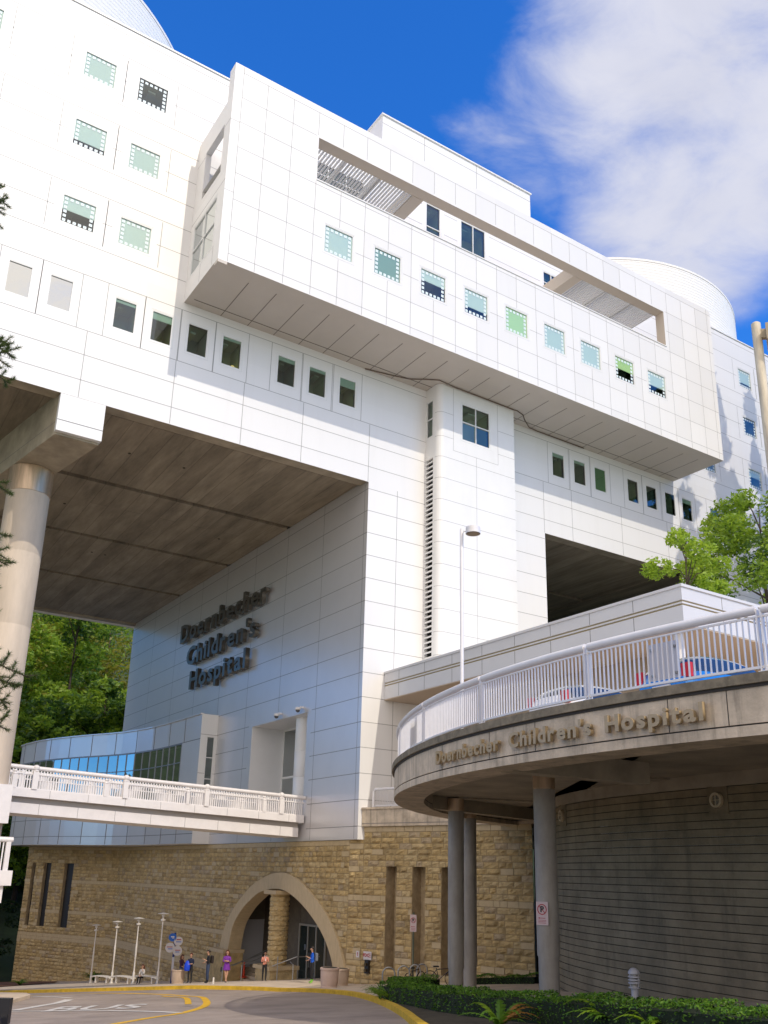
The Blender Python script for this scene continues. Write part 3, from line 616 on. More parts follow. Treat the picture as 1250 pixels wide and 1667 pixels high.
inv1 = Matrix.Translation((-27.8, -66, -14))
text_line(S1, 'Doernbecher', pl(18.85), -74.7, -57.8, 2.18, 0.34, 0.05, PEWTER, inv=inv1)
text_line(S1, "Children's", pl(16.5), -72.75, -59.3, 2.18, 0.34, 0.05, PEWTER, inv=inv1)
text_line(S1, 'Hospital', pl(14.35), -71.65, -60.7, 2.1, 0.34, 0.05, PEWTER, inv=inv1)
for y, z in ((55.3, 10.2), (52.25, 10.22)):   # dome cameras
    mb = MB(); mb.box((27.55, y-.06, z-.02), (27.8, y+.06, z+.1), 0); mb.lathe([(0.05, .02), (.2, 0), (.2, -.12), (.17, -.16)], (27.42, y, z), 14, 0); mb.lathe([(.15, -.16), (.13, -.26), (.05, -.32)], (27.42, y, z), 14, 1)
    o = mb.build('security_camera', [RAILW, M('camera_dome', (0.1, 0.1, 0.11), 0.1)]); tag(o, 'white dome security camera over the recessed doorway, %s one' % ('left, farther' if y > 54 else 'right, nearer'), 'camera', 'dome cameras above the recessed doorway')
# ================================================================= stone podium
POD = empty('stone_podium', (27.9, 50, -6), 0, 'tan rough-cut stone ground storey with a wide arched entrance and narrow slots', 'building')
PINV = Matrix.Translation((-27.9, -50, 6))
def pp(o, parent=POD):
    o.parent = parent
    if parent is POD: o.matrix_parent_inverse = PINV
    return o
ARO = [(63.0, -6.9), (62.95, -6.0), (62.82, -5.07), (62.21, -3.69), (60.74, -2.28), (58.36, -0.89), (55.69, -0.12), (53.69, 0.02), (51.72, -0.38), (49.32, -1.49), (47.79, -2.45), (46.78, -3.48), (46.02, -4.7), (45.72, -5.4), (45.66, -6.0)]
ARI = [(61.55, -6.9), (61.5, -6.0), (61.3, -4.93), (60.85, -3.46), (59.37, -2.30), (57.23, -1.32), (55.4, -1.03), (54.0, -1.0), (52.96, -1.18), (51.5, -1.66), (50.07, -2.33), (48.97, -2.98), (48.2, -3.58), (47.62, -4.23), (47.15, -4.92), (47.0, -5.4), (46.95, -6.0)]
def smooth_path(P, n=40):
    P = np.array(P, float); t = np.r_[0, np.cumsum(np.hypot(*np.diff(P, axis=0).T))]; u = np.linspace(0, t[-1], n)
    # Catmull-like smoothing by repeated averaging of a dense sample
    Q = np.c_[np.interp(u, t, P[:, 0]), np.interp(u, t, P[:, 1])]
    for _ in range(2): Q[1:-1] = (Q[:-2]+2*Q[1:-1]+Q[2:])/4
    return [tuple(q) for q in Q]
ARO_ = smooth_path(ARO, 48); ARI_ = smooth_path(ARI, 48)
def inside(poly, y, z):
    c = False; n = len(poly); j = n-1
    for i in range(n):
        yi, zi = poly[i]; yj, zj = poly[j]
        if (zi > z) != (zj > z) and y < (yj-yi)*(z-zi)/(zj-zi)+yi: c = not c
        j = i
    return c
AROP = ARO_+[(45.66, -9), (63.0, -9)]; ARIP = ARI_+[(46.95, -9), (61.55, -9)]
# wall runs as plan segments, outward normal to the left of travel direction reversed (towards the road)
SEG = [((22.35, 98.4), (27.9, 87.0)), ((27.9, 87.0), (27.95, 46.0)), ((27.95, 46.0), (28.26, 45.0)), ((28.26, 45.0), (31.44, 34.6))]
H = 0.305; bandrows = lambda z: any(abs(z-b) < 0.16 for b in (-1.30, -4.2, -6.4))
srng = random.Random(11)
slotsR = [(1.67, 2.39), (3.49, 4.34), (5.40, 6.15)]; slotsL = [(12.66-11.85, 12.66-11.35), (12.66-10.11, 12.66-9.13), (12.66-7.18, 12.66-5.94)]
blocks = MB()
def block(O, u, n, s0, s1, z0, z1, mi, rough):
    g = 0.012; s0 += g; s1 -= g; z0 += g; z1 -= g
    P = lambda s, z, d: O+u*s+Vector((0, 0, z))+n*d
    if not rough:
        pts = [P(s0, z0, .05), P(s1, z0, .05), P(s1, z1, .05), P(s0, z1, .05)]; b = [P(s0, z0, 0), P(s1, z0, 0), P(s1, z1, 0), P(s0, z1, 0)]
        blocks.poly(pts, mi)
        for k in range(4): blocks.poly([b[k], b[(k+1) % 4], pts[(k+1) % 4], pts[k]], mi)
        return
    nx = max(2, int((s1-s0)/0.16)); nz = 3; i0 = len(blocks.v); base = srng.uniform(.03, .10)
    tx, tz = srng.uniform(-.035, .035), srng.uniform(-.03, .03)
    for j in range(nz+1):
        for i in range(nx+1):
            e = (i in (0, nx)) or (j in (0, nz)); d = 0.02 if e else base+srng.uniform(-.03, .045)+tx*(i/nx-.5)*2+tz*(j/nz-.5)*2
            blocks.v.append(tuple(P(s0+(s1-s0)*i/nx, z0+(z1-z0)*j/nz, max(d, .02))))
    for j in range(nz):
        for i in range(nx):
            a = i0+j*(nx+1)+i; blocks.f.append((a, a+1, a+nx+2, a+nx+1)); blocks.m.append(mi)
back = MB()
for k, (A, B) in enumerate(SEG):
    A3, B3 = Vector((*A, 0)), Vector((*B, 0)); L = (B3-A3).length; u = (B3-A3)/L; n = Vector((u.y, -u.x, 0))
    if n.x > 0: n = -n
    zt = 1.84 if k < 2 else 2.56
    slots = slotsR if k == 3 else slotsL if k == 0 else []
    z = zt; row = 0
    while z > zg(min(A[1], B[1]))-4.5:
        z0 = z-H; s = 0.0; band = bandrows((z+z0)/2) or (row == 0) or row == 1 and k == 3 and False
        while s < L-0.01:
            wd = srng.uniform(.35, .95); s1 = min(s+wd, L)
            if L-s1 < .25: s1 = L
            zm = (z+z0)/2; cuts = [(s, s1)]
            for a, b in slots:
                if -5.5 < zm < (0.44 if k == 3 else 0.3) and (k == 0 or zm > -4.83):
                    new = []
                    for p, q in cuts:
                        if a < q and b > p:
                            if a > p: new.append((p, a))
                            if b < q: new.append((b, q))
                        else: new.append((p, q))
                    cuts = new
            for p, q in cuts:
                if q-p < .05: continue
                ym = (A3+u*(p+q)/2).y
                if k == 1 and inside(AROP, ym, zm): continue
                if (A3+u*p).y < 35 and False: continue
                bnd = band and not (k == 1 and zm > -2 and zm < -1 and 47.6 < ym < 62.3)
                if k == 3 and bandrows(zm) and zm < -3: bnd = srng.random() < .3
                mi = 4 if bnd else srng.choices([0, 1, 2, 3], [5, 4, 3, 1])[0]
                if not bnd and srng.random() < .05: block(A3, u, n, p, q, z0, z, 4, False)
                else: block(A3, u, n, p, q, z0, z, mi, not bnd)
            s = s1
        z = z0; row += 1
    # mortar backing with the openings left out
    st = 0.25; ns = max(1, int(L/st)); 
    sl = sorted({0, L, *[x for ab in slots for x in ab]}) if slots else None
    if k == 1:
        for i in range(ns):
            p, q = L*i/ns, L*(i+1)/ns; ya = (A3+u*(p+q)/2).y
            ztop = None
            if 45.7 < ya < 62.95:
                zs = [z for z in np.arange(-7, .3, .05) if inside(AROP, ya, z)]; ztop = max(zs) if zs else None
            lo = (ztop-.1) if ztop is not None else -16
            back.poly([A3+u*p+Vector((0, 0, lo)), A3+u*q+Vector((0, 0, lo)), A3+u*q+Vector((0, 0, zt)), A3+u*p+Vector((0, 0, zt))], 0)
    else:
        hl = [(a, (-4.83 if k == 3 else -5.5), b, (.44 if k == 3 else .3)) for a, b in slots]
        wall(back, A3, u, 0, L, -16, zt, hl, depth=0.75 if k == 3 else 0.4, ri=1)
        for a, z0, b, z1 in hl:
            if k == 3:
                back.poly([A3+u*a-n*.74+Vector((0, 0, z0)), A3+u*b-n*.74+Vector((0, 0, z0)), A3+u*b-n*.74+Vector((0, 0, z1)), A3+u*a-n*.74+Vector((0, 0, z1))], 1)
            else:
                back.poly([A3+u*a-n*.3+Vector((0, 0, z0)), A3+u*b-n*.3+Vector((0, 0, z0)), A3+u*b-n*.3+Vector((0, 0, z1)), A3+u*a-n*.3+Vector((0, 0, z1))], 2)
pp(blocks.build('stone_facing', STONE)); back.poly([(22.35, 98.4, -16), (40, 101, -16), (40, 101, 1.84), (22.35, 98.4, 1.84)], 0)
pp(back.build('backing_wall', [STONE[5], STONE[3], BLACK]))
# arch ring
mb = MB(); xf, xb = 27.80, 28.75
for k in range(len(ARO_)-1):
    o0, o1, i0, i1 = ARO_[k], ARO_[k+1], ARI_[k], ARI_[k+1]
    mb.poly([(xf, *o0), (xf, *i0), (xf, *i1), (xf, *o1)]); mb.poly([(xf, *i0), (xb, *i0), (xb, *i1), (xf, *i1)], 1); mb.poly([(xf, *o0), (xf, *o1), (xb, *o1), (xb, *o0)]); mb.poly([(xb, *o0), (xb, *o1), (xb, *i1), (xb, *i0)], 1)
pp(mb.build('arch', [ARCHS, ARCHS], smooth=False))
# impost blocks at the foot of the arch
mb = MB(); mb.box((27.45, 61.2, zg(62)), (28.9, 63.4, -5.35), 0); mb.box((27.38, 61.1, -5.35), (28.95, 63.5, -5.12), 1); pp(mb.build('arch_plinth', [STONE[0], ARCHS]))
# vestibule
mb = MB(); xb2 = 31.5
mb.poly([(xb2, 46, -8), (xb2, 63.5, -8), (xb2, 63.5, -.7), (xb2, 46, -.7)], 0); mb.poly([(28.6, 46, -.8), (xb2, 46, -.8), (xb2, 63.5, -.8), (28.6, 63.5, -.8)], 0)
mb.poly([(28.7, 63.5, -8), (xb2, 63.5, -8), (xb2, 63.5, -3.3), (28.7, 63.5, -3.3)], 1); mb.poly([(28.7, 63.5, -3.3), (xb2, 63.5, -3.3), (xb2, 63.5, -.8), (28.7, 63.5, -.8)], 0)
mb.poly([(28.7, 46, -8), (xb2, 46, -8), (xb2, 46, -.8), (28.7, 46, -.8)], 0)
for k in range(24):
    z = -7+.27*k
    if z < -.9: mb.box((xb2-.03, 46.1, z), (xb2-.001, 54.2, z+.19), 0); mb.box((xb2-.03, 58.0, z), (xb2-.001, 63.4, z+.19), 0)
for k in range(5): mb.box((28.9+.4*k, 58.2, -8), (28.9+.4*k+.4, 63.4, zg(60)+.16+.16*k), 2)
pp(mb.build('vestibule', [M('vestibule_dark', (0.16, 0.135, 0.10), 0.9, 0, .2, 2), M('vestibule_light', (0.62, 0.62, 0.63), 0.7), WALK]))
mb = MB()
for a, b in ((54.3, 54.42), (55.5, 55.62), (56.62, 56.74), (57.8, 57.92)): mb.box((31.36, a, -6.9), (31.45, b, -3.4))
mb.box((31.36, 54.3, -3.4), (31.45, 57.92, -3.28)); mb.box((31.36, 54.42, -4.1), (31.45, 57.8, -4.0)) if False else None
dr = pp(mb.build('glass_door', M('door_frame_tan', (0.42, 0.38, 0.30), 0.5))); p = MB(); p.poly([(31.42, 54.3, -6.9), (31.42, 57.9, -6.9), (31.42, 57.9, -3.3), (31.42, 54.3, -3.3)]); p.build('pane', M('door_glass', (0.03, 0.04, 0.035), 0.12), dr)
p = MB(); p.box((31.3, 56.0, -5.9), (31.34, 56.06, -5.0)); p.box((31.3, 56.25, -5.9), (31.34, 56.31, -5.0)); p.box((31.38, 56.9, -4.9), (31.4, 57.1, -4.55)); p.build('handle', METAL, dr)
mb = MB(); mb.lathe([(0.62, -6.9), (0.62, -6.0)], (28.25, 54.9, 0), 24)
# rough drum-coursed pillar on a stepped base
mb = MB(); z = -5.55; prng = random.Random(5)
while z < -1.35:
    n = 26; i = len(mb.v); prof = []
    for q, rr_ in ((0, .575), (.04, .61), (.14, .63), (.24, .61), (.285, .575)):
        for j in range(n):
            a = 2*math.pi*j/n; r_ = rr_+prng.uniform(-.03, .03); mb.v.append((28.2+r_*math.cos(a), 54.8+r_*math.sin(a), z+q))
    for q in range(4):
        for j in range(n): a = i+q*n+j; b = i+q*n+(j+1) % n; mb.f.append((a, b, b+n, a+n)); mb.m.append(prng.choice([0, 0, 1]))
    z += .29
pi_ = pp(mb.build('pillar', [STONE[0], STONE[2]])); mb = MB(); mb.box((27.45, 53.95, -1.35), (28.9, 55.65, -1.12), 0); mb.build('capital', ARCHS, pi_)
mb = MB(); mb.box((27.25, 53.75, -7.2), (29.1, 55.8, -5.75), 0); mb.box((27.12, 53.62, -5.75), (29.2, 55.93, -5.53), 1); mb.build('pillar_base', [STONE[2], ARCHS], pi_)
# handrails in the arch
def rail(pts, r=.03):
    mb = MB(); mb.tube(pts, r, 8); return mb
mb = rail([(26.3, 58.6, zg(58)+.1), (26.3, 58.6, zg(58)+1.0), (27.2, 58.7, zg(58)+1.05), (30.0, 59.2, zg(58)+2.0)]); mb.tube([(26.3, 58.3, zg(58)+.95), (30.0, 58.9, zg(58)+1.9)], .03, 8); pp(mb.build('handrail', METAL))
mb = rail([(26.6, 56.4, zg(56)+.1), (26.6, 56.4, zg(56)+1.05), (27.0, 56.5, zg(56)+1.12), (28.6, 56.7, zg(56)+1.6)]); pp(mb.build('handrail', METAL))
mb = rail([(27.3, 50.9, zg(51)+.1), (27.3, 50.9, zg(51)+1.0), (28.0, 52.6, zg(51)+1.0)]); mb.tube([(27.3, 52.9, zg(53)+.1), (27.3, 52.9, zg(53)+1.5)], .03, 8); mb.tube([(27.3, 53.6, zg(53)+.9), (28.6, 52.9, zg(53)+1.45), (30, 52.6, zg(53)+1.45)], .03, 8); pp(mb.build('handrail', METAL))
# concrete coping over the right-hand wall and deck edge guard
A3, B3 = Vector((28.16, 45.0, 0)), Vector((31.5, 34.3, 0)); u = (B3-A3).normalized(); n = Vector((u.y, -u.x, 0)); n = -n if n.x > 0 else n; L = (B3-A3).length
mb = MB(); mb.obox((A3+B3)/2+Vector((0, 0, 3.02))-n*.2, u*L/2, n*.32, (0, 0, .46), 0); mb.obox((A3+B3)/2+Vector((0, 0, 3.54))-n*.2, u*L/2, n*.40, (0, 0, .055), 0)
mb.obox((A3+B3)/2+Vector((0, 0, 2.72))+n*.125, u*L/2, n*.004, (0, 0, .015), 1); pp(mb.build('concrete_coping', [CONCF, JOINTD]))
# signs and fittings on the stone
q = A3+u*.45; 
def onwall(s, z, d=0.12): return Vector((28.26, 45, 0))+u*s+n*d+Vector((0, 0, z))
def wallplate(name, s, z, w_, h_, mats, label, cat, group=None, d=.13):
    mb = MB(); mb.obox(onwall(s, z, d), u*w_/2, n*.012, (0, 0, h_/2), 0); o = mb.build(name, mats); return tag(o, label, cat, group)
SIGNW = M('sign_white', (0.62, 0.58, 0.58), 0.5); RED = M('sign_red', (0.38, 0.02, 0.03), 0.5); BLUES = M('sign_blue', (0.01, 0.12, 0.55), 0.4)
def flat_text(root, text, origin, ux, uy, size, mat, bold=0.0, name='lettering', align='CENTER', depth=0.004):
    cu_ = bpy.data.curves.new(name, 'FONT'); cu_.body = text; cu_.size = size; cu_.extrude = depth; cu_.offset = bold; cu_.align_x = align; cu_.align_y = 'CENTER'; cu_.resolution_u = 2
    o = bpy.data.objects.new('t', cu_); C.objects.link(o); bpy.context.view_layer.update(); me = bpy.data.meshes.new_from_object(o.evaluated_get(bpy.context.evaluated_depsgraph_get())); bpy.data.objects.remove(o)
    me.materials.append(mat); o = bpy.data.objects.new(name, me); C.objects.link(o); ux = Vector(ux).normalized(); uy = Vector(uy).normalized(); nz = ux.cross(uy)
    o.matrix_world = Matrix(((ux.x, uy.x, nz.x, origin[0]), (ux.y, uy.y, nz.y, origin[1]), (ux.z, uy.z, nz.z, origin[2]), (0, 0, 0, 1)))
    if root is not None: o.parent = root
    return o
f = wallplate('hydrant_sign', .57, -4.18, .56, .42, SIGNW, 'white sign with red FDC letters on the stone wall right of the arch', 'sign')
flat_text(f, 'FDC', onwall(.49, -4.17, .147), u, (0, 0, 1), .22, RED, .008)
for k in range(3):
    mb = MB(); mb.obox(onwall(.74, -4.08-.08*k, .147), u*.07, n*.003, (0, 0, .014)); mb.build('text_line', RED, f)
f = wallplate('notice', -.12, -4.15, .22, .33, SIGNW, 'small white notice with a red mark on the stone beside the arch', 'sign'); flat_text(f, '!', onwall(-.12, -4.15, .147), u, (0, 0, 1), .24, RED, .01)
t = empty('fire_connection', onwall(.6, -4.75, .1), 0, 'black pipe fitting on the stone under the FDC sign', 'pipe fitting'); ti = Matrix.Translation(-onwall(.6, -4.75, .1))
mb = MB(); mb.obox(onwall(.6, -4.72, .16), u*.13, n*.08, (0, 0, .34)); o = mb.build('body', BLACK, t); o.matrix_parent_inverse = ti
for z_ in (-4.6, -4.9): mb = MB(); mb.tube([onwall(.6, z_, .2), onwall(.6, z_, .36)], .08, 12); o = mb.build('coupling', M('brass_dark', (.12, .09, .05), .4, .8), t); o.matrix_parent_inverse = ti
# ================================================================= walkway bridge
WB = empty('walkway_bridge', (19, 51.2, 3), 0, 'white pedestrian bridge with a balustrade running from the giant column to the doorway', 'bridge'); WI = Matrix.Translation((-19, -51.2, -3))
def wp(o, par=None):
    if par is None: o.parent = WB; o.matrix_parent_inverse = WI
    else: o.parent = par
    return o
wz = lambda x: 3.2+(18.9-x)*0.0315      # deck reference, slightly falling to the right
def wbox(mb, x0, x1, y0, y1, a, b, mi=0):
    i = len(mb.v)
    for (x, y) in ((x0, y0), (x1, y0), (x1, y1), (x0, y1)): mb.v += [(x, y, wz(x)+a), (x, y, wz(x)+b)]
    for f in ((0, 2, 3, 1), (2, 4, 5, 3), (4, 6, 7, 5), (6, 0, 1, 7), (0, 6, 4, 2), (1, 3, 5, 7)): mb.f.append(tuple(i+j for j in f)); mb.m.append(mi)
mb = MB(); wbox(mb, 10.0, 27.7, 51.2, 54.6, 0.0, .42)
wbox(mb, 10.0, 27.5, 51.5, 54.4, -.85, -.30, 0); wbox(mb, 10.0, 27.6, 51.75, 54.2, -.30, 0.0, 1)
for x in np.arange(12.3, 27.5, 2.05): wbox(mb, x-.012, x+.012, 51.193, 51.2, 0.0, .42, 2); wbox(mb, x-.4-.012, x-.4+.012, 51.493, 51.5, -.85, -.3, 2)
wp(mb.build('bridge_deck', [RAILP, SOFFIT, JOINT]))
for y in (51.3, 54.45):
    mb = MB(); mb.tube([(x, y, wz(x)+1.52) for x in np.linspace(10.0, 27.75, 3)], .115, 12); wbox(mb, 10.0, 27.7, y-.06, y+.06, 1.17, 1.23); wbox(mb, 10.0, 27.7, y-.07, y+.07, .42, .47)
    tr = wp(mb.build('top_rail', RAILP))
    mb = MB(); x = 10.1
    while x < 27.6: wbox(mb, x, x+.06, y-.03, y+.03, .47, 1.17); x += .135
    x = 10.1
    while x < 27.6: wbox(mb, x, x+.07, y-.03, y+.03, 1.23, 1.42); x += .16
    o = wp(mb.build('balusters', RAILP))
    for k, x in enumerate((11.45, 16.35, 21.2, 26.1)):
        mb = MB(); wbox(mb, x-.14, x+.14, y-.16, y+.16, 0.42, 1.35); mb.lathe([(.16, 1.35), (.16, 1.4), (.12, 1.42), (.17, 1.48), (.18, 1.56), (.12, 1.66), (.05, 1.70)], (x, y-.03, wz(x)), 12); o = wp(mb.build('newel_post', RAILP))
    for x in (10.4, 15.25, 20.05, 24.95):
        mb = MB(); wbox(mb, x-.10, x+.10, y-.12, y+.12, 0.42, 1.1); mb.lathe([(.10, 1.1), (.12, 1.15), (.08, 1.22), (.11, 1.3), (.05, 1.36)], (x, y-.03, wz(x)), 10); wp(mb.build('small_post', RAILP))
# lower landing seen at the left edge
LW = empty('lower_landing', (6, 49, 0), 0, 'white end of a lower balustraded landing at the foot of the giant column', 'landing'); LI = Matrix.Translation((-6, -49, 0))
mb = MB(); mb.box((3, 48.8, -.95), (10.45, 50, -.25)); mb.box((3, 49.0, -1.75), (10.15, 50, -.95), 0); o = mb.build('slab', RAILP, LW); o.matrix_parent_inverse = LI
mb = MB(); mb.tube([(3, 49.0, 1.2), (10.3, 49.0, 1.2)], .13, 10); mb.box((10.0, 48.9, -.25), (10.22, 49.1, 1.1)); o = mb.build('top_rail', RAILP, LW); o.matrix_parent_inverse = LI
mb = MB(); x = 9.85
while x > 6: mb.box((x, 48.97, -.25), (x+.06, 49.03, 1.1)); x -= .17
o = mb.build('balusters', RAILP, LW); o.matrix_parent_inverse = LI
mb = MB(); mb.box((7.6, 49.75, 2.0), (10.1, 52.2, 3.9)); wp(mb.build('column_bracket', RAILP))
# ================================================================= ground, road, kerbs
GX = [-60, -30, -10, 0, 8, 16, 24, 30, 40, 60, 100, 160]; GY = [-30, -15, 0, 10, 20, 30, 45, 49, 56, 65, 75, 88, 100, 110, 125, 150, 200, 320]
def hill(x, y):
    h = zg(min(y, 150))-.12
    if y > 101: h += (y-101)*.45
    if x > 60: h += (x-60)*.25
    if x < -12: h += (-12-x)*.15
    return h
mb = MB()
for j in range(len(GY)):
    for i in range(len(GX)): mb.v.append((GX[i], GY[j], hill(GX[i], GY[j])))
for j in range(len(GY)-1):
    for i in range(len(GX)-1): a = j*len(GX)+i; mb.f.append((a, a+1, a+len(GX)+1, a+len(GX))); mb.m.append(0)
tag(mb.build('ground', M('forest_floor', (.03, .05, .015), .95, 0, .5, .4)), kind='structure')
KB = [(9.0, 10.8), (10.6, 13.9), (11.9, 16.2), (12.98, 18.2), (14.1, 20.1), (15.53, 22.5), (17.9, 26.8), (20.4, 31.8), (22.3, 36.2), (23.2, 39.5), (23.65, 42.3), (23.5, 44.5), (22.8, 46.3), (21.2, 48.0), (19.5, 49.6), (17.9, 51.9), (16.3, 54.2), (14.9, 57), (13.9, 61), (13.3, 66), (13.0, 74), (12.6, 90), (12.3, 110)]
def dense(path, step=.5):
    P = np.array(path, float)
    for _ in range(2):
        Q = [P[0]]
        for a, b in zip(P[:-1], P[1:]): Q += [a*.75+b*.25, a*.25+b*.75]
        Q.append(P[-1]); P = np.array(Q)
    return [tuple(p) for p in P]
KD = dense(KB)
def sheet(mb, left, right, off, mi=0):
    """ribbon between two plan paths of equal length, draped on the slope"""
    for k in range(len(left)-1):
        q = [left[k], right[k], right[k+1], left[k+1]]; mb.poly([(x, y, zg(y)+off) for x, y in q], mi)
def offset(path, d):
    out = []
    for k, p in enumerate(path):
        a = Vector(path[max(k-1, 0)]); b = Vector(path[min(k+1, len(path)-1)]); t_ = (b-a).normalized(); out.append((p[0]+t_.y*d, p[1]-t_.x*d))
    return out
mb = MB(); ys = list(np.arange(-29, 112, 2.0))
def kx(y): return float(np.interp(y, [p[1] for p in KD], [p[0] for p in KD]))
# road surface: a draped sheet from far left to past the kerb
for j in range(len(ys)-1):
    xs = [-30, -10, 0, 8, 16, 24.5]
    for i in range(5): mb.poly([(xs[i], ys[j], zg(ys[j])-.02), (xs[i+1], ys[j], zg(ys[j])-.02), (xs[i+1], ys[j+1], zg(ys[j+1])-.02), (xs[i], ys[j+1], zg(ys[j+1])-.02)])
tag(mb.build('road', ASPH), kind='structure')
# darker resealed patch
W0, W1 = offset(KD, .18), offset(KD, 40)
mb = MB(); inner = W0
# sidewalk: fan from kerb to the wall line
far = []
for (x, y) in inner: far.append((36.0, y if y < 46 else y) if True else None)
tgt = []
for k, (x, y) in enumerate(inner):
    if y < 30: tgt.append((x+2.0, y-1.2))
    elif y < 46: tgt.append((33.0, y))
    else: tgt.append((32.0, 46+(y-46)*1.0))
# between y 46 and 62 the kerb sweeps left; drape finely
nseg = 14
for k in range(len(inner)-1):
    if inner[k][1] < 30: continue
    for i in range(nseg):
        f0, f1 = i/nseg, (i+1)/nseg
        def L_(a, b, f): x = a[0]+(b[0]-a[0])*f; y = a[1]+(b[1]-a[1])*f; return (x, y, zg(y)+.15)
        mb.poly([L_(inner[k], tgt[k], f0), L_(inner[k], tgt[k], f1), L_(inner[k+1], tgt[k+1], f1), L_(inner[k+1], tgt[k+1], f0)])
tag(mb.build('sidewalk', WALK), kind='structure')
K1 = offset(KD, .18); mb = MB()
for k in range(len(KD)-1):
    a, b, c_, d_ = KD[k], KD[k+1], K1[k], K1[k+1]
    z = lambda p, o: (p[0], p[1], zg(p[1])+o)
    mb.poly([z(a, -.05), z(b, -.05), z(b, .14), z(a, .14)]); mb.poly([z(a, .14), z(b, .14), z(d_, .162), z(c_, .162)]); mb.poly([z(c_, .0), z(c_, .162), z(d_, .162), z(d_, .0)])
tag(mb.build('kerb', YEL), kind='structure')
def ribbon(name, path, w_, off, mat, closed=False):
    P = dense(path); l, r = offset(P, -w_/2), offset(P, w_/2); mb = MB(); sheet(mb, l, r, off); return tag(mb.build(name, mat), kind='structure')
OV = [(3, 20.5), (7.0, 25.2), (9.06, 27.46), (9.88, 28.32), (11.13, 29.7), (12.27, 30.6), (13.26, 31.94), (14.54, 33.92), (15.86, 36.54), (17.26, 40.0), (18.4, 43.0), (18.6, 44.6), (18.2, 46.0), (17.3, 47.4), (15.8, 48.8), (13.5, 50.3), (11, 51.5)]
ribbon('road_marking', OV, .30, -.012, YELM); ribbon('road_marking', offset(dense(OV[8:13]), -.75), .26, -.008, YELM)
ribbon('road_marking', [(8.9, 39.0), (10.1, 37.5), (11.5, 35.6), (12.3, 33.0), (12.6, 31.2)], .32, -.008, WPAINT)
ribbon('road_marking', [(9.25, 39.6), (10.6, 42.0), (13.2, 46.3)], .42, -.006, WPAINT); ribbon('road_marking', [(13.5, 47.0), (13.0, 48.0), (12.2, 48.9)], .2, -.006, WPAINT)
o = flat_text(None, 'BUS', (11.9, 38.0, 0), (1, -.42, 0), (.62, 1, 0), 5.0, WPAINT, .09, 'road_marking', depth=.001)
bpy.context.view_layer.update(); mw = o.matrix_world.copy()
for v_ in o.data.vertices:
    v_.co.x *= .42; p = mw @ v_.co; v_.co = (p.x, p.y, zg(p.y)-.004+(.001 if v_.co.z > 0 else 0))
o.matrix_world = Matrix.Identity(4); tag(o, kind='structure')
isl = [(-6, 30), (4.5, 36), (7.6, 40.5), (9.2, 43.2), (10.4, 45.6), (11.9, 48.2), (12.4, 51), (12.2, 56), (10, 66), (4, 74), (-8, 74)]
mb = MB(); D_ = isl; cxy = np.mean(isl, axis=0)
for k in range(len(D_)):
    a, b = D_[k], D_[(k+1) % len(D_)]; mb.poly([(cxy[0], cxy[1], zg(cxy[1])+.12), (*a, zg(a[1])+.12), (*b, zg(b[1])+.12)]); mb.poly([(*a, zg(a[1])-.05), (*b, zg(b[1])-.05), (*b, zg(b[1])+.12), (*a, zg(a[1])+.12)])
tag(mb.build('traffic_island', WALK), kind='structure')
# bark bed with kerb in front of the left wall
bed = [(14.2, 70), (16.5, 76), (22.3, 83), (24.6, 90.5), (22.0, 97.5), (14, 100), (13.4, 84)]
mb = MB(); cxy = np.mean(bed, axis=0)
for k in range(len(bed)):
    a, b = bed[k], bed[(k+1) % len(bed)]; mb.poly([(cxy[0], cxy[1], zg(cxy[1])+.3), (*a, zg(a[1])+.2), (*b, zg(b[1])+.2)])
tag(mb.build('bark_bed', M('bark_mulch', (0.17, 0.075, 0.035), .95, 0, .4, 3, .6, 12)), kind='structure')
# ================================================================= ramp viaduct
VC = (37.635, 13.628); VR = 23.65; VH = 3.6
VIA = empty('ramp_viaduct', (VC[0], VC[1], 0), 0, 'curved concrete vehicle ramp on round columns with a white barred railing along its edge', 'viaduct'); VI = Matrix.Translation((-VC[0], -VC[1], 0))
def vp(o, par=None):
    if par is None: o.parent = VIA; o.matrix_parent_inverse = VI
    else: o.parent = par
    return o
def ring(mb, r0, r1, z0, z1, a0, a1, n=90, mi=0):
    for k in range(n):
        A0, A1 = R(a0+(a1-a0)*k/n), R(a0+(a1-a0)*(k+1)/n)
        q = lambda r_, a, z: (VC[0]+r_*math.cos(a), VC[1]+r_*math.sin(a), z)
        mb.poly([q(r1, A0, z0), q(r1, A0, z1), q(r1, A1, z1), q(r1, A1, z0)], mi); mb.poly([q(r0, A0, z0), q(r0, A1, z0), q(r0, A1, z1), q(r0, A0, z1)], mi)
        mb.poly([q(r0, A0, z1), q(r0, A1, z1), q(r1, A1, z1), q(r1, A0, z1)], mi); mb.poly([q(r0, A0, z0), q(r1, A0, z0), q(r1, A1, z0), q(r0, A1, z0)], mi)
A0, A1 = 100, 235
mb = MB(); ring(mb, VR-1.05, VR, 2.72, 3.42, A0, A1); ring(mb, VR-1.05, VR, 2.50, 2.69, A0, A1); ring(mb, VR-1.04, VR-.03, 2.68, 2.73, A0, A1, mi=1)
ring(mb, VR-.45, VR+.09, 3.42, 3.60, A0, A1, mi=2); ring(mb, VR-.4, VR+.03, 3.36, 3.43, A0, A1, mi=1)
for a in (-172.0, -177.0+2, 176, 171.5, 165, 158.5, 152):
    a_ = R(a); p = Vector((VC[0]+VR*math.cos(a_), VC[1]+VR*math.sin(a_), 3.06)); mb.obox(p, (0, 0, .34), Vector((-math.sin(a_), math.cos(a_), 0))*.008, Vector((math.cos(a_), math.sin(a_), 0))*.003, 1)
vp(mb.build('fascia', [CONCF, M('fascia_groove', (.05, .045, .04), .9), M('coping_stained', (.20, .17, .12), .9, 0, .4, 2.5, .4, 12)]))
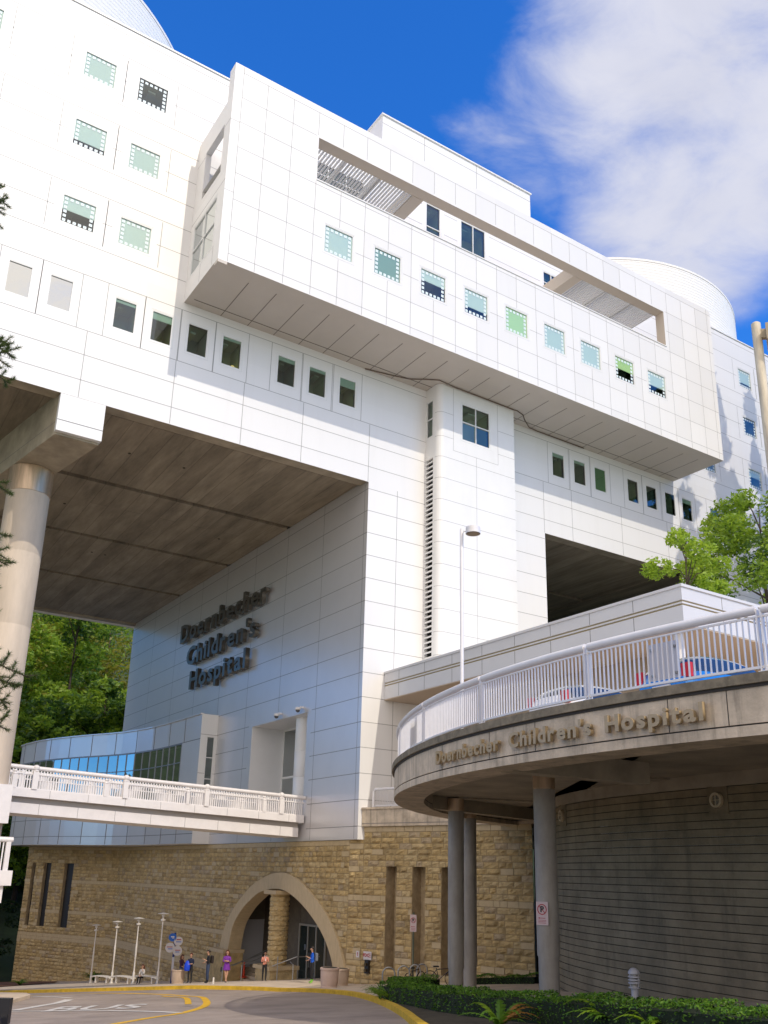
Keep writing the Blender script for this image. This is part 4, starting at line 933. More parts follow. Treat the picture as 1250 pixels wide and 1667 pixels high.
add_streaks('coping_stained', .7, (1.5, 1.5, 1))
mb = MB(); arcp = [(VC[0]+(VR-.6)*math.cos(R(a)), VC[1]+(VR-.6)*math.sin(R(a))) for a in np.linspace(A0, A1, 70)]
poly = arcp+[(60, -8), (60, 44.9), (28.8, 44.9), (29.2, 43)]
mb.poly([(x, y, 3.5) for x, y in poly], 1); mb.poly([(x, y, 3.05) for x, y in arcp+[(60, -8), (60, 34), (31.6, 34.6), (31.6, 36.2)]][::-1], 0)
vp(mb.build('deck', [CONC, WALK]))
def dbeam(a, b, w_=.55, z0=2.48, z1=3.06):
    a, b = Vector((*a, (z0+z1)/2)), Vector((*b, (z0+z1)/2)); d = (b-a).normalized(); x = d.cross(Vector((0, 0, 1)))
    mb.obox((a+b)/2, (b-a)/2, x*w_/2, (0, 0, (z1-z0)/2))
mb = MB(); dbeam((14.95, 17.3), (19.6, 17.1), .5); dbeam((18.93, 20.28), (34, 17), .7, 2.99); dbeam((23.09, 29.89), (33, 27), .7, 2.99); dbeam((20.3, 29.6), (33, 33.5), .5, 2.55)
vp(mb.build('cross_beam', CONC))
COLS = [(18.93, 20.28, 'nearest'), (23.09, 29.89, 'middle'), (26.4, 33.2, 'far')]
for x, y, nm in COLS:
    zb = zg(y)-.1; mb = MB(); zc = zb+1.15 if nm != 'nearest' else zb+1.55
    mb.lathe([(.285, zb), (.285, zc-.05), (.315, zc), (.315, 2.50)], (x, y, 0), 32); c_ = vp(mb.build('round_column', CONCC, smooth=True)); mb = MB(); mb.lathe([(.30, 2.50), (.30, 2.53), (.325, 2.53), (.325, 2.99)], (x, y, 0), 32); o = mb.build('steel_collar', STEEL, c_, smooth=True)
for x, y in ((30.5, 7), (26, 5)): mb = MB(); mb.lathe([(.31, zg(y)-.1), (.31, 3.04)], (x, y, 0), 24); vp(mb.build('round_column', CONCC, smooth=True))
# railing
q = lambda r_, a, z: Vector((VC[0]+r_*math.cos(R(a)), VC[1]+r_*math.sin(R(a)), z))
posts = [-170.3-9.75*k for k in range(7)]+[-160.5, -150.7]; posts = [-150.7-9.78*k for k in range(12)]; RR = VR-.12
tr_ = MB(); angs = np.linspace(posts[0], posts[-1], 140)
for k in range(len(posts)-1):
    seg = np.linspace(posts[k]-.12, posts[k+1]+.12, 14); tr_.tube([q(RR, a, 4.79) for a in seg], .085, 14)
trail = vp(tr_.build('top_rail', RAILW, smooth=True))
for nm_, z_, w_ in (('bottom_rail', 3.72, .06), ('middle_rail', 4.66, .045)):
    mb = MB()
    for k in range(len(posts)-1):
        seg = np.linspace(posts[k], posts[k+1], 14)
        for a, b in zip(seg[:-1], seg[1:]): mb.bar(q(RR, a, z_), q(RR, b, z_), w_, w_*.8)
    vp(mb.build(nm_, RAILW))
for a in posts:
    mb = MB(); er = Vector((math.cos(R(a)), math.sin(R(a)), 0)); et = Vector((-er.y, er.x, 0))
    for s in (-1, 1): mb.obox(q(RR, a, 4.2)+et*s*.045, et*.012, er*.055, (0, 0, .60))
    mb.obox(q(RR, a, 3.63), et*.09, er*.09, (0, 0, .012)); vp(mb.build('rail_post', RAILW))
for k in range(len(posts)-1):
    mb = MB(); n_ = 35
    for i in range(1, n_):
        a = posts[k]+(posts[k+1]-posts[k])*i/n_; er = Vector((math.cos(R(a)), math.sin(R(a)), 0)); et = Vector((-er.y, er.x, 0)); mb.obox(q(RR, a, 4.19), et*.0095, er*.02, (0, 0, .47))
    vp(mb.build('baluster_panel', RAILW))
# lettering on the fascia
S2 = empty('fascia_lettering', (14.2, 14, 3), 0, 'bronze letters spelling the hospital name round the curved concrete edge of the ramp', 'sign')
def plv(x):
    a = x; t_ = R(a); er = Vector((math.cos(t_), math.sin(t_), 0)); right = Vector((er.y, -er.x, 0)); right = -right if False else right
    # seen from outside (looking inwards) right-hand direction: increasing clockwise/anticlockwise fixed below
    right = Vector((-er.y, er.x, 0)); p = q(VR+.10, a, 2.86)
    return right, er, p
def plf(s):   # s in metres along the arc from angle 164.6, towards -173
    a = 164.7+math.degrees(s/VR); right, er, p = plv(a)
    return Matrix(((right.x, 0, er.x, p.x), (right.y, 0, er.y, p.y), (0, 1, 0, p.z), (0, 0, 0, 1)))
inv2 = Matrix.Translation((-14.2, -14, -3)); TXT.clear()
arcm = lambda a: math.radians(a-164.7)*VR
text_line(S2, 'Doernbecher', plf, arcm(164.7), arcm(173.0), .47, .09, .016, BRONZE, inv=inv2)
text_line(S2, "Children's", plf, arcm(174.0), arcm(180.6), .47, .09, .016, BRONZE, inv=inv2)
text_line(S2, 'Hospital', plf, arcm(181.5), arcm(187.0), .47, .09, .016, BRONZE, inv=inv2)
# white boards wired to the railing
def board(a0, a1, z0, z1, lab, mat, clips=True):
    t_ = empty('rail_board', q(RR-.08, (a0+a1)/2, z0), 0, lab, 'sign board'); ti = Matrix.Translation(-q(RR-.08, (a0+a1)/2, z0)); mb = MB()
    p, r_ = q(RR-.08, a0, 0), q(RR-.08, a1, 0); d = (r_-p)/2; nn_ = Vector((d.y, -d.x, 0)).normalized()
    mb.obox((p+r_)/2+Vector((0, 0, (z0+z1)/2)), d, nn_*.006, (0, 0, (z1-z0)/2)); o = mb.build('panel', mat, t_); o.matrix_parent_inverse = ti
    if clips:
        for f_ in (.12, .88):
            for z in (z0+.1, z1-.12):
                mb = MB(); c_ = p+(r_-p)*f_+Vector((0, 0, z)); mb.obox(c_, d*.09, nn_*.05, (0, 0, .022)); o = mb.build('clip', METAL, t_); o.matrix_parent_inverse = ti
board(-176.2, -174.5, 3.80, 4.55, 'white board clipped behind the railing bars in front of the dark blue car', M('board_back', (.55, .55, .60), .5))
board(158.6, 156.4, 3.78, 4.5, 'dark grey board behind the railing near its far end', M('board_dark', (.12, .12, .16), .5), False)
# ribbed retaining wall under the ramp
RW = dense([(30.5, 31.6), (27.6, 29.6), (25.4, 26.6), (24.35, 24.4), (23.6, 22.2), (23.05, 19.2), (22.7, 16), (22.75, 12), (23.3, 7.5), (24.5, 3), (27, -3)])
RWT = empty('ribbed_retaining_wall', (23.6, 22, -4), 0, 'curved grooved concrete retaining wall in the shade under the ramp', 'wall'); RI = Matrix.Translation((-23.6, -22, 4))
def stripw(mb, path, z0, z1, mi=0, off=0.0):
    P2 = offset(path, off) if off else path
    for k in range(len(P2)-1): mb.poly([(*P2[k], z0), (*P2[k], z1), (*P2[k+1], z1), (*P2[k+1], z0)], mi)
mb = MB(); z = 2.64; PIT = .232
P_in = offset(RW, -.035) if True else RW
side = 1 if offset(RW, .1)[10][0] < RW[10][0] else -1
while z > -5.2:
    stripw(mb, RW, z-PIT+.026, z, 0)
    Pi = offset(RW, -side*.04)
    for k in range(len(RW)-1):
        mb.poly([(*RW[k], z-PIT+.026), (*RW[k+1], z-PIT+.026), (*Pi[k+1], z-PIT+.03), (*Pi[k], z-PIT+.03)], 1); mb.poly([(*RW[k], z-PIT), (*RW[k+1], z-PIT), (*Pi[k+1], z-PIT+.005), (*Pi[k], z-PIT+.005)], 1)
    stripw(mb, Pi, z-PIT, z-PIT+.026, 1); z -= PIT
stripw(mb, offset(RW, side*.03), 2.66, 3.06, 2)
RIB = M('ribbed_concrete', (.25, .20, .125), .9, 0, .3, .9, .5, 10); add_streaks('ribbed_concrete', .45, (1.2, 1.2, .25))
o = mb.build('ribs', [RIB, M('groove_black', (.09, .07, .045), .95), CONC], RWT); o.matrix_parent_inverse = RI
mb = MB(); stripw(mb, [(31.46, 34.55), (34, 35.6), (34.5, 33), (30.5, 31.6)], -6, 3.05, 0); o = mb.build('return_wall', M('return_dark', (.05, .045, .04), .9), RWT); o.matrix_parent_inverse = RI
def bulkhead(pt, lab):
    # nearest point on the wall path
    best = min(range(len(RW)-1), key=lambda k: (RW[k][0]-pt[0])**2+(RW[k][1]-pt[1])**2); a = Vector((*RW[best], 0)); b = Vector((*RW[best+1], 0)); u_ = (b-a).normalized(); nn_ = Vector((u_.y, -u_.x, 0)); nn_ = -nn_ if nn_.x > 0 else nn_
    c_ = Vector((a.x, a.y, pt[2])); t_ = empty('bulkhead_light', c_, 0, lab, 'wall light', 'bulkhead lights on the ribbed wall'); ti = Matrix.Translation(-c_)
    def rg(r0, r1, d0, d1, mat, nm):
        mb = MB(); n2 = 24; up = Vector((0, 0, 1)); i = len(mb.v)
        for r_, d in ((r0, d0), (r1, d0), (r1, d1), (r0, d1)):
            for j in range(n2): a_ = 2*math.pi*j/n2; mb.v.append(tuple(c_+u_*r_*math.cos(a_)+up*r_*math.sin(a_)+nn_*d))
        for s_ in range(4):
            for j in range(n2): mb.f.append((s_*n2+j, s_*n2+(j+1) % n2, ((s_+1) % 4)*n2+(j+1) % n2, ((s_+1) % 4)*n2+j)); mb.m.append(0)
        o = mb.build(nm, mat, t_); o.matrix_parent_inverse = ti
    mb = MB(); mb.obox(c_+nn_*.012, u_*.36, nn_*.012, (0, 0, .40)); o = mb.build('mounting_panel', RIB, t_); o.matrix_parent_inverse = ti
    rg(.15, .215, .02, .13, M('lamp_ring', (.60, .50, .34), .6), 'ring'); rg(0.001, .16, .02, .06, M('lamp_lens', (.30, .28, .22), .3), 'lens')
    mb = MB(); mb.obox(c_+nn_*.11, u_*.16, nn_*.01, (0, 0, .012)); mb.obox(c_+nn_*.11, u_*.012, nn_*.011, (0, 0, .16)); o = mb.build('guard', MATS['lamp_ring'], t_); o.matrix_parent_inverse = ti
bulkhead((22.7, 16.8, 2.28), 'round bulkhead light at the right end of the ribbed wall'); bulkhead((25.0, 25.9, 2.28), 'round bulkhead light at the left end of the ribbed wall beside the near column')
# ================================================================= parking canopy
CN = empty('parking_canopy', (29.35, 23.02, 3.6), 0, 'white panelled canopy with a double tan groove standing on the ramp deck', 'canopy'); CI = Matrix.Translation((-29.35, -23.02, -3.6))
def cp(o): o.parent = CN; o.matrix_parent_inverse = CI; return o
mb = MB(); x0, y0, x1, y1 = 29.35, 23.02, 56, 45
mb.box((x0, y0, 9.95), (x1, y1-.01, 10.72), 0); mb.box((x0+.06, y0+.06, 10.72), (x1, y1-.01, 10.95), 2); mb.box((x0, y0, 10.95), (x1, y1-.01, 11.50), 0); mb.box((x0-.06, y0-.06, 11.50), (x1, y1-.01, 11.62), 0); mb.box((x0+.0, y0+.0, 10.80), (x1, y1-.01, 10.87), 0)
for k in range(9):
    y = 25.6+2.55*k
    for z0, z1 in ((9.97, 10.71), (10.97, 11.49)): mb.box((x0-.004, y-.014, z0), (x0, y+.014, z1), 1); 
for k in range(8):
    x = 31.9+2.55*k
    for z0, z1 in ((9.97, 10.71), (10.97, 11.49)): mb.box((x-.014, y0-.004, z0), (x+.014, y0, z1), 1)
mb.box((x0+.02, y0+.02, 9.90), (x1, y1-.02, 9.948), 3)
CANW = M('canopy_panel', (.62, .62, .64), .42, 0, .04, .6)
cp(mb.build('canopy_edge', [CANW, JOINTD, M('tan_groove', (.42, .33, .18), .6), M('canopy_soffit', (.56, .46, .36), .6)]))
mb = MB(); mb.box((32.5, 26.5, 3.5), (55, 44.9, 9.9), 0); 
for z in (4.8, 6.1, 7.4, 8.7): mb.box((32.48, 26.48, z-.015), (54, 26.5, z+.015), 1)
cp(mb.build('canopy_back_wall', [M('tan_wall', (.40, .31, .22), .8, 0, .08, .8), JOINTD]))
for x in (30.2, 36, 42): mb = MB(); mb.lathe([(.22, 3.5), (.22, 9.9)], (x, 24.0, 0), 20); cp(mb.build('canopy_post', RAILW, smooth=True))
# guard rail on the coping of the lower deck
GR = empty('coping_guard_rail', (28.4, 44.8, 3.6), 0, 'short white railing on the concrete coping beside the white tower corner', 'railing'); GI = Matrix.Translation((-28.4, -44.8, -3.6))
A3 = Vector((28.55, 44.6, 0)); B3 = Vector((31.2, 35.9, 0)); u3 = (B3-A3).normalized(); L3 = (B3-A3).length
mb = MB(); mb.tube([A3+Vector((0, 0, 3.6)), A3+Vector((0, 0, 4.45)), A3+u3*.15+Vector((0, 0, 4.62)), B3+Vector((0, 0, 4.62))], .08, 10); o = mb.build('top_rail', RAILW, GR); o.matrix_parent_inverse = GI
mb = MB(); mb.bar(A3+Vector((0, 0, 3.7)), B3+Vector((0, 0, 3.7)), .05, .05)
s = .2
while s < L3: mb.obox(A3+u3*s+Vector((0, 0, 4.12)), u3*.012, Vector((u3.y, -u3.x, 0))*.012, (0, 0, .44)); s += .12
o = mb.build('balusters', RAILW, GR); o.matrix_parent_inverse = GI
mb = MB(); p_ = A3+u3*2.6-Vector((u3.y, -u3.x, 0))*(-.25); mb.box((p_.x+.1, p_.y-.15, 3.55), (p_.x+.4, p_.y+.15, 4.15), 0); tag(mb.build('utility_box', M('tan_box', (.5, .38, .2), .6)), 'small tan box standing behind the short railing on the coping', 'box')
# ================================================================= street lamps on the ramp deck
def deck_lamp(x, y, zt, r, lab, head='disc', hd=(1, 0, 0)):
    t_ = empty('street_lamp', (x, y, 3.5), 0, lab, 'street lamp'); ti = Matrix.Translation((-x, -y, -3.5)); mb = MB()
    mb.lathe([(r*1.9, 3.5), (r*1.9, 3.62), (r, 3.66), (r, zt-.03), (r*.7, zt)], (x, y, 0), 16); o = mb.build('pole', RAILW if head == 'disc' else M('weathered_pole', (.60, .53, .40), .6, 0, .3, 2, stretch=(3, 3, .6)), t_, smooth=True); o.matrix_parent_inverse = ti
    h = Vector(hd)
    if head == 'disc':
        c_ = Vector((x, y, zt-.02))+h*.36; mb = MB(); mb.bar((x, y, zt-.12), tuple(c_-h*.2+Vector((0, 0, -.08))), .03, .03); mb.lathe([(.16, -.10), (.225, -.20), (.22, .0), (.20, .02)], (c_.x, c_.y, zt-.02), 24, 0); o = mb.build('lamp_head', [RAILW], t_); o.matrix_parent_inverse = ti
        mb = MB(); mb.lathe([(.15, -.215), (.19, -.203)], (c_.x, c_.y, zt-.02), 24, 0); o = mb.build('lens', M('lens_brown', (.20, .16, .11), .4), t_); o.matrix_parent_inverse = ti
    else:
        c_ = Vector((x, y, zt-.42))+h*.55; mb = MB(); mb.obox(c_, h*.36, Vector((h.y, -h.x, 0))*.30, (0, 0, .20)); mb.bar((x, y, zt-.3), tuple(c_), .12, .22); o = mb.build('lamp_head', M('lamp_beige', (.40, .33, .22), .6), t_); o.matrix_parent_inverse = ti
deck_lamp(16.03, 20.47, 10.12, .055, 'slim white lamp post with a small round drum head behind the curved railing', 'disc', (.55, -.84, 0))
deck_lamp(16.93, 10.63, 12.35, .105, 'thick weathered lamp pole with a box head cut by the right edge of the picture', 'box', (.55, -.84, 0))
# ================================================================= cars
def car(x, y, z, rz, paint, lab, group=None, L=4.3, Wd=1.76, Hh=1.45, kind='hatch', tail=None):
    t_ = empty('parked_car', (x, y, z), rz, lab, 'car', group)
    # stations along +x (front): x, sill z, belt z, roof z, half width, roof half width
    if kind == 'hatch': st = [(-.50, .42, .80, .84, .70, .60), (-.485, .28, .92, 1.05, .80, .62), (-.44, .24, .96, 1.32, .86, .60), (-.34, .22, .97, 1.46, .88, .60), (-.15, .22, .96, 1.50, .88, .61), (.02, .22, .94, 1.46, .88, .60), (.14, .22, .93, 1.30, .88, .60), (.24, .22, .92, 1.00, .88, .66), (.34, .22, .86, .90, .87, .70), (.44, .24, .76, .80, .82, .66), (.49, .30, .64, .68, .70, .56), (.50, .40, .55, .58, .62, .50)]
    else: st = [(-.50, .42, .80, .84, .66, .56), (-.485, .28, .95, 1.0, .80, .66), (-.40, .24, .98, 1.03, .86, .70), (-.31, .22, .97, 1.10, .88, .64), (-.22, .22, .96, 1.36, .88, .58), (-.10, .22, .95, 1.44, .88, .58), (.03, .22, .94, 1.42, .88, .58), (.13, .22, .93, 1.22, .88, .60), (.22, .22, .91, .97, .88, .68), (.34, .22, .85, .89, .87, .70), (.44, .24, .76, .80, .82, .66), (.49, .30, .64, .68, .70, .56), (.50, .40, .55, .58, .62, .50)]
    body = MB(); n = 0; rows = []
    for (sx, zs, zb_, zr, hw, rw_) in st:
        X = sx*L; k = Hh/1.5; hw *= Wd/1.76; rw_ *= Wd/1.76
        rows.append([(X, -hw*.96, zs*k), (X, -hw, (zs+zb_)*.45*k), (X, -hw*.97, zb_*k), (X, -rw_, zr*k-.04), (X, -rw_*.6, zr*k), (X, rw_*.6, zr*k), (X, rw_, zr*k-.04), (X, hw*.97, zb_*k), (X, hw, (zs+zb_)*.45*k), (X, hw*.96, zs*k)])
    w0 = 10
    for r_ in rows: body.v += r_
    for i in range(len(rows)-1):
        for j in range(w0):
            a = i*w0+j; b = i*w0+(j+1) % w0
            gl_ = 0
            cab = rows[i][4][2]-rows[i][2][2] > .25*Hh/1.5 or rows[i+1][4][2]-rows[i+1][2][2] > .25*Hh/1.5
            if cab and j in (2, 6): gl_ = 1
            if cab and j in (3, 4, 5) and abs(rows[i][4][2]-rows[i+1][4][2]) > .12: gl_ = 1
            body.f.append((a, b, b+w0, a+w0)); body.m.append(gl_)
    body.f.append(tuple(range(w0))); body.m.append(0); e = (len(rows)-1)*w0; body.f.append(tuple(range(e, e+w0))[::-1]); body.m.append(0)
    b_ = body.build('body', [paint, M('car_glass', (.02, .025, .03), .08, 0, coat=1)], t_, smooth=True); sb = b_.modifiers.new('s', 'SUBSURF'); sb.levels = sb.render_levels = 1
    for sx in (-.32, .31):
        for sy in (-1, 1):
            mb = MB(); c_ = (sx*L, sy*(Wd/2-.12), .31); pr = [(.05, -.09), (.29, -.10), (.31, -.06), (.31, .06), (.29, .10), (.05, .09)]
            i = len(mb.v); nn = 20
            for r_, o_ in pr:
                for j in range(nn): a = 2*math.pi*j/nn; mb.v.append((c_[0]+r_*math.cos(a), c_[1]+o_, c_[2]+r_*math.sin(a)))
            for k_ in range(len(pr)-1):
                for j in range(nn): mb.f.append((k_*nn+j, k_*nn+(j+1) % nn, (k_+1)*nn+(j+1) % nn, (k_+1)*nn+j)); mb.m.append(0)
            wl = mb.build('wheel', M('tyre', (.02, .02, .02), .8), t_); mb = MB(); mb.lathe([(.18, -.01), (.18, .01)], (0, 0, 0), 16); r_ = mb.build('rim', M('alloy', (.5, .5, .5), .3, .9), wl); r_.rotation_euler = (R(90), 0, 0); r_.location = (c_[0], c_[1]+sy*.105, c_[2])
    for sy in (-1, 1):
        mb = MB(); mb.obox((.475*L, sy*Wd*.36, .66), (.06, 0, 0), (0, .16, 0), (0, 0, .07)); mb.build('headlight', M('headlight_lens', (.8, .8, .78), .1), t_)
        mb = MB(); mb.obox((-.485*L, sy*Wd*.40, .95*Hh/1.5), (.06, 0, 0), (0, .12, 0), (0, 0, .16)); mb.build('taillight', tail or M('tail_red', (.50, .01, .01), .5), t_)
    mb = MB(); mb.box((-.51*L, -.26, .52), (-.495*L, .26, .66)); mb.build('number_plate', M('plate_white', (.6, .6, .6), .5), t_)
    return t_
PBLUE = M('paint_blue', (.02, .20, .55), .25, .2, coat=1); PNAVY = M('paint_navy', (.01, .012, .09), .25, .3, coat=1); PWHITE = M('paint_white', (.72, .72, .72), .25, coat=1); PDARK = M('paint_black', (.012, .014, .03), .2, coat=1)
gcar = 'cars parked on the ramp deck behind the railing'
car(18.62, 13.55, VH, R(-3), PBLUE, 'bright blue hatchback with a round red tail lamp behind the railing', gcar, kind='hatch')
car(18.6, 17.35, VH, R(-3), PWHITE, 'white car with a red tail lamp, lowest and farthest left behind the railing', gcar, kind='hatch', Hh=1.36)
car(21.3, 15.9, VH, R(3), PWHITE, 'white car parked between the blue hatchback and the low white car', gcar, kind='sedan')
car(1.42, 12.55, zg(12.9), R(240), PDARK, 'dark car whose rear corner enters the lower left corner of the picture', None, kind='sedan', L=4.5, tail=M('trim_black', (.015, .015, .018), .4))
# ================================================================= street furniture
WPOLE = M('white_pole', (.72, .68, .62), .5, 0, .08, 3)
def gz(x, y): return zg(y)+.15
def plaza_lamp():
    t_ = empty('street_lamp'); mb = MB(); mb.lathe([(.13, 0), (.13, .06), (.085, .10), (.085, .75), (.055, .82), (.05, 1.6), (.065, 1.65), (.065, 2.6), (.045, 2.65), (.04, 3.85)], n=14); mb.build('pole', WPOLE, t_, smooth=True)
    mb = MB(); mb.lathe([(.05, 3.85), (.16, 3.90), (.16, 3.98), (.06, 4.0), (.05, 4.12), (.12, 4.16), (.10, 4.24), (.03, 4.28)], n=14); mb.build('lamp_head', WPOLE, t_)
    mb = MB(); mb.lathe([(.02, 4.28), (.36, 4.31), (.37, 4.335), (.05, 4.40)], n=22); mb.build('reflector_disc', WPOLE, t_); return t_
pr = plaza_lamp(); lampl = [(23.92, 78.58, 'plaza lamp farthest left along the stone wall, thinnest of the four'), (23.66, 72.57, 'plaza lamp between the first and second white benches, second from the left'), (23.44, 67.21, 'plaza lamp left of the seated woman, third from the left'), (23.19, 61.79, 'plaza lamp beside the bus stop sign, nearest and tallest of the four')]
for k, (x, y, lb) in enumerate(lampl):
    o = pr if k == 0 else copy_tree(pr); o.location = (x, y, gz(x, y)); tag(o, lb, 'street lamp', 'white plaza lamps along the bus stop')
def bench():
    t_ = empty('bench'); mb = MB(); pts = [(-.95, .32), (-.85, .40), (-.3, .45), (.3, .45), (.85, .40), (.95, .32)]
    for a, b in zip(pts[:-1], pts[1:]): mb.bar((a[0], 0, a[1]+.06), (b[0], 0, b[1]+.06), .5, .07)
    mb.build('seat', WPOLE, t_)
    for s_ in (-.55, .55):
        mb = MB(); mb.box((s_-.05, -.16, 0), (s_+.05, .16, .47)); mb.build('leg', WPOLE, t_)
    return t_
pb = bench(); bl = [(23.9, 75.6, 'small white bench farthest left, between two plaza lamps'), (23.6, 69.8, 'white curved bench left of the third plaza lamp, empty'), (24.25, 66.7, 'white bench on which the woman in white sits')]
for k, (x, y, lb) in enumerate(bl):
    o = pb if k == 0 else copy_tree(pb); o.location = (x, y, gz(x, y)); o.rotation_euler = (0, 0, R(-60)); tag(o, lb, 'bench', 'white benches at the bus stop')
# bus stop sign
t_ = empty('bus_stop_sign', (24.33, 62.3, gz(0, 62.3)), 0, 'blue pole with a cluster of round blue and white bus route discs', 'sign')
mb = MB(); mb.box((-.06, -.04, 0), (.06, .04, 3.15)); mb.build('pole', M('pole_blue', (.01, .03, .17), .5), t_)
vx = Vector((math.cos(R(-18)), math.sin(R(-18)), 0))   # right as seen from the road
vn = Vector((vx.y, -vx.x, 0))
def disc(cx_, cz, r_, mat, nm):
    mb = MB(); n2 = 28; c_ = vx*cx_+Vector((0, 0, cz))+vn*.06; i = 0
    for d in (0, .02):
        for j in range(n2): a = 2*math.pi*j/n2; mb.v.append(tuple(c_+vx*r_*math.cos(a)+Vector((0, 0, r_*math.sin(a)))+vn*d))
    mb.f.append(tuple(range(n2))); mb.f.append(tuple(range(n2, 2*n2))); mb.m += [0, 0]
    for j in range(n2): mb.f.append((j, (j+1) % n2, (j+1) % n2+n2, j+n2)); mb.m.append(0)
    return mb.build(nm, mat, t_)
WS = M('disc_white', (.62, .60, .62), .5)
disc(-.16, 2.86, .26, BLUES, 'route_disc'); disc(.24, 2.62, .29, WS, 'route_disc'); disc(-.28, 2.22, .31, WS, 'route_disc'); disc(.22, 2.02, .31, WS, 'route_disc')
def onsign(cx_, cz, w_, h_, mat):
    mb = MB(); mb.obox(vx*cx_+Vector((0, 0, cz))+vn*.085, vx*w_/2, vn*.003, (0, 0, h_/2)); mb.build('sign_mark', mat, t_)
onsign(-.16, 2.9, .22, .07, WS); onsign(-.12, 2.82, .14, .05, WS); onsign(.26, 2.72, .3, .06, RED); onsign(.26, 2.58, .34, .05, BLUES); onsign(-.3, 2.26, .36, .05, RED); onsign(-.26, 2.14, .3, .05, BLUES); onsign(.24, 2.06, .34, .05, RED); onsign(.22, 1.95, .26, .05, BLUES)
mb = MB(); mb.obox(vn*.09+Vector((0, 0, 1.25)), vx*.075, vn*.03, (0, 0, .38)); mb.build('timetable_case', M('case_pale', (.55, .55, .62), .4), t_)
# round concrete bins / planters
def pot(x, y, r_, h_, lab, cat, col=None, group=None):
    t2 = empty('litter_bin' if cat == 'bin' else 'planter', (x, y, gz(x, y)), 0, lab, cat, group); mt = col or M('pot_concrete', (.47, .36, .27), .85, 0, .1, 4)
    mb = MB(); mb.lathe([(r_*.84, 0), (r_*.86, .06), (r_*.82, .09), (r_*.90, .2), (r_*.95, h_-.16), (r_*.93, h_-.12), (r_, h_-.1), (r_, h_-.02), (r_*.95, h_)], n=28); mb.build('body', mt, t2, smooth=True)
    mb = MB(); mb.lathe([(r_*.8, h_+.001), (r_*.5, h_+.01)], n=24); mb.build('opening', SOIL if cat != 'bin' else BLACK, t2)
pot(22.5, 56.6, .42, .82, 'tan round concrete bin beside the bus stop pole', 'bin'); pot(24.7, 42.2, .48, .92, 'pinkish round concrete planter at the foot of the arch, nearest the road', 'planter', M('pot_pink', (.56, .42, .35), .85, 0, .08, 4)); pot(26.4, 43.9, .42, .84, 'tan planter half hidden behind the pink one at the arch', 'planter')
mb = MB(); mb.lathe([(.05, 0), (.05, .32), (.03, .34)], (22.1, 50.36, gz(0, 50.36)), 10); tag(mb.build('stub_post', WPOLE), 'short white stub post on the kerb left of the woman in purple', 'post')
mb = MB(); mb.lathe([(.28, 0), (.24, .04), (.09, .08), (.04, .95)], (28.9, 60.9, gz(0, 60.9)+.2), 14); mb.box((28.75, 60.75, gz(0, 60.9)+.2), (29.05, 61.05, gz(0, 60.9)+1.2)) if False else None
tag(mb.build('traffic_cone', M('cone_red', (.5, .04, .01), .6)), 'red cone standing inside the left foot of the arch', 'cone')
# bike racks
rl = [(20.72, 30.97, 'hoop bike rack nearest the yellow kerb, leftmost'), (22.95, 33.2, 'hoop bike rack second from the left, behind the spiky plants'), (25.0, 35.3, 'hoop bike rack behind the sign pole'), (26.6, 37.0, 'hoop bike rack partly hidden by the middle column')]
for k, (x, y, lb) in enumerate(rl):
    ux = Vector((.83, -.55, 0)); z0 = gz(x, y); c_ = Vector((x, y, 0)); w_ = .235
    pts = [c_-ux*w_+Vector((0, 0, z0-.02)), c_-ux*w_+Vector((0, 0, z0+.75))]+[c_-ux*w_*math.cos(a)+Vector((0, 0, z0+.75+.24*math.sin(a))) for a in np.linspace(.3, math.pi-.3, 9)]+[c_+ux*w_+Vector((0, 0, z0+.75)), c_+ux*w_+Vector((0, 0, z0-.02))]
    mb = MB(); mb.tube(pts, .028, 10); tag(mb.build('bike_rack', METAL, smooth=True), lb, 'bike rack', 'hoop bike racks')
def bicycle(x, y, rz, lab):
    t2 = empty('bicycle', (x, y, gz(x, y)), rz, lab, 'bicycle', 'bicycles at the racks'); fr = M('bike_frame', (.02, .02, .03), .4)
    for wx in (-.52, .52):
        n2 = 28; mb = MB(); pts = [(wx+.33*math.cos(a), 0, .34+.33*math.sin(a)) for a in np.linspace(0, 2*math.pi, n2)]; mb.tube(pts, .018, 6, cap=False); wl = mb.build('wheel', MATS['tyre'], t2); mb = MB()
        for a in np.linspace(0, math.pi, 9)[:-1]: mb.tube([(wx+.32*math.cos(a), 0, .34+.32*math.sin(a)), (wx-.32*math.cos(a), 0, .34-.32*math.sin(a))], .003, 4)
        mb.build('spokes', METAL, wl)
    mb = MB()
    for a, b in (((-.52, .34), (-.12, .28)), ((-.12, .28), (-.22, .80)), ((-.22, .72), (.36, .78)), ((-.12, .28), (.38, .68)), ((.36, .92), (.52, .34)), ((-.52, .34), (-.2, .74))): mb.tube([(a[0], 0, a[1]), (b[0], 0, b[1])], .018, 6)
    mb.build('frame', fr, t2); mb = MB(); mb.tube([(.40, -.26, .98), (.36, 0, .95), (.40, .26, .98)], .014, 6); mb.build('handlebar', fr, t2); mb = MB(); mb.obox((-.24, 0, .86), (.13, 0, 0), (0, .07, 0), (0, 0, .03)); mb.build('saddle', BLACK, t2)
bicycle(25.7, 36.3, R(20), 'dark bicycle locked between the sign pole and the middle column'); bicycle(27.4, 36.6, R(-25), 'dark bicycle mostly hidden behind the middle and far columns')
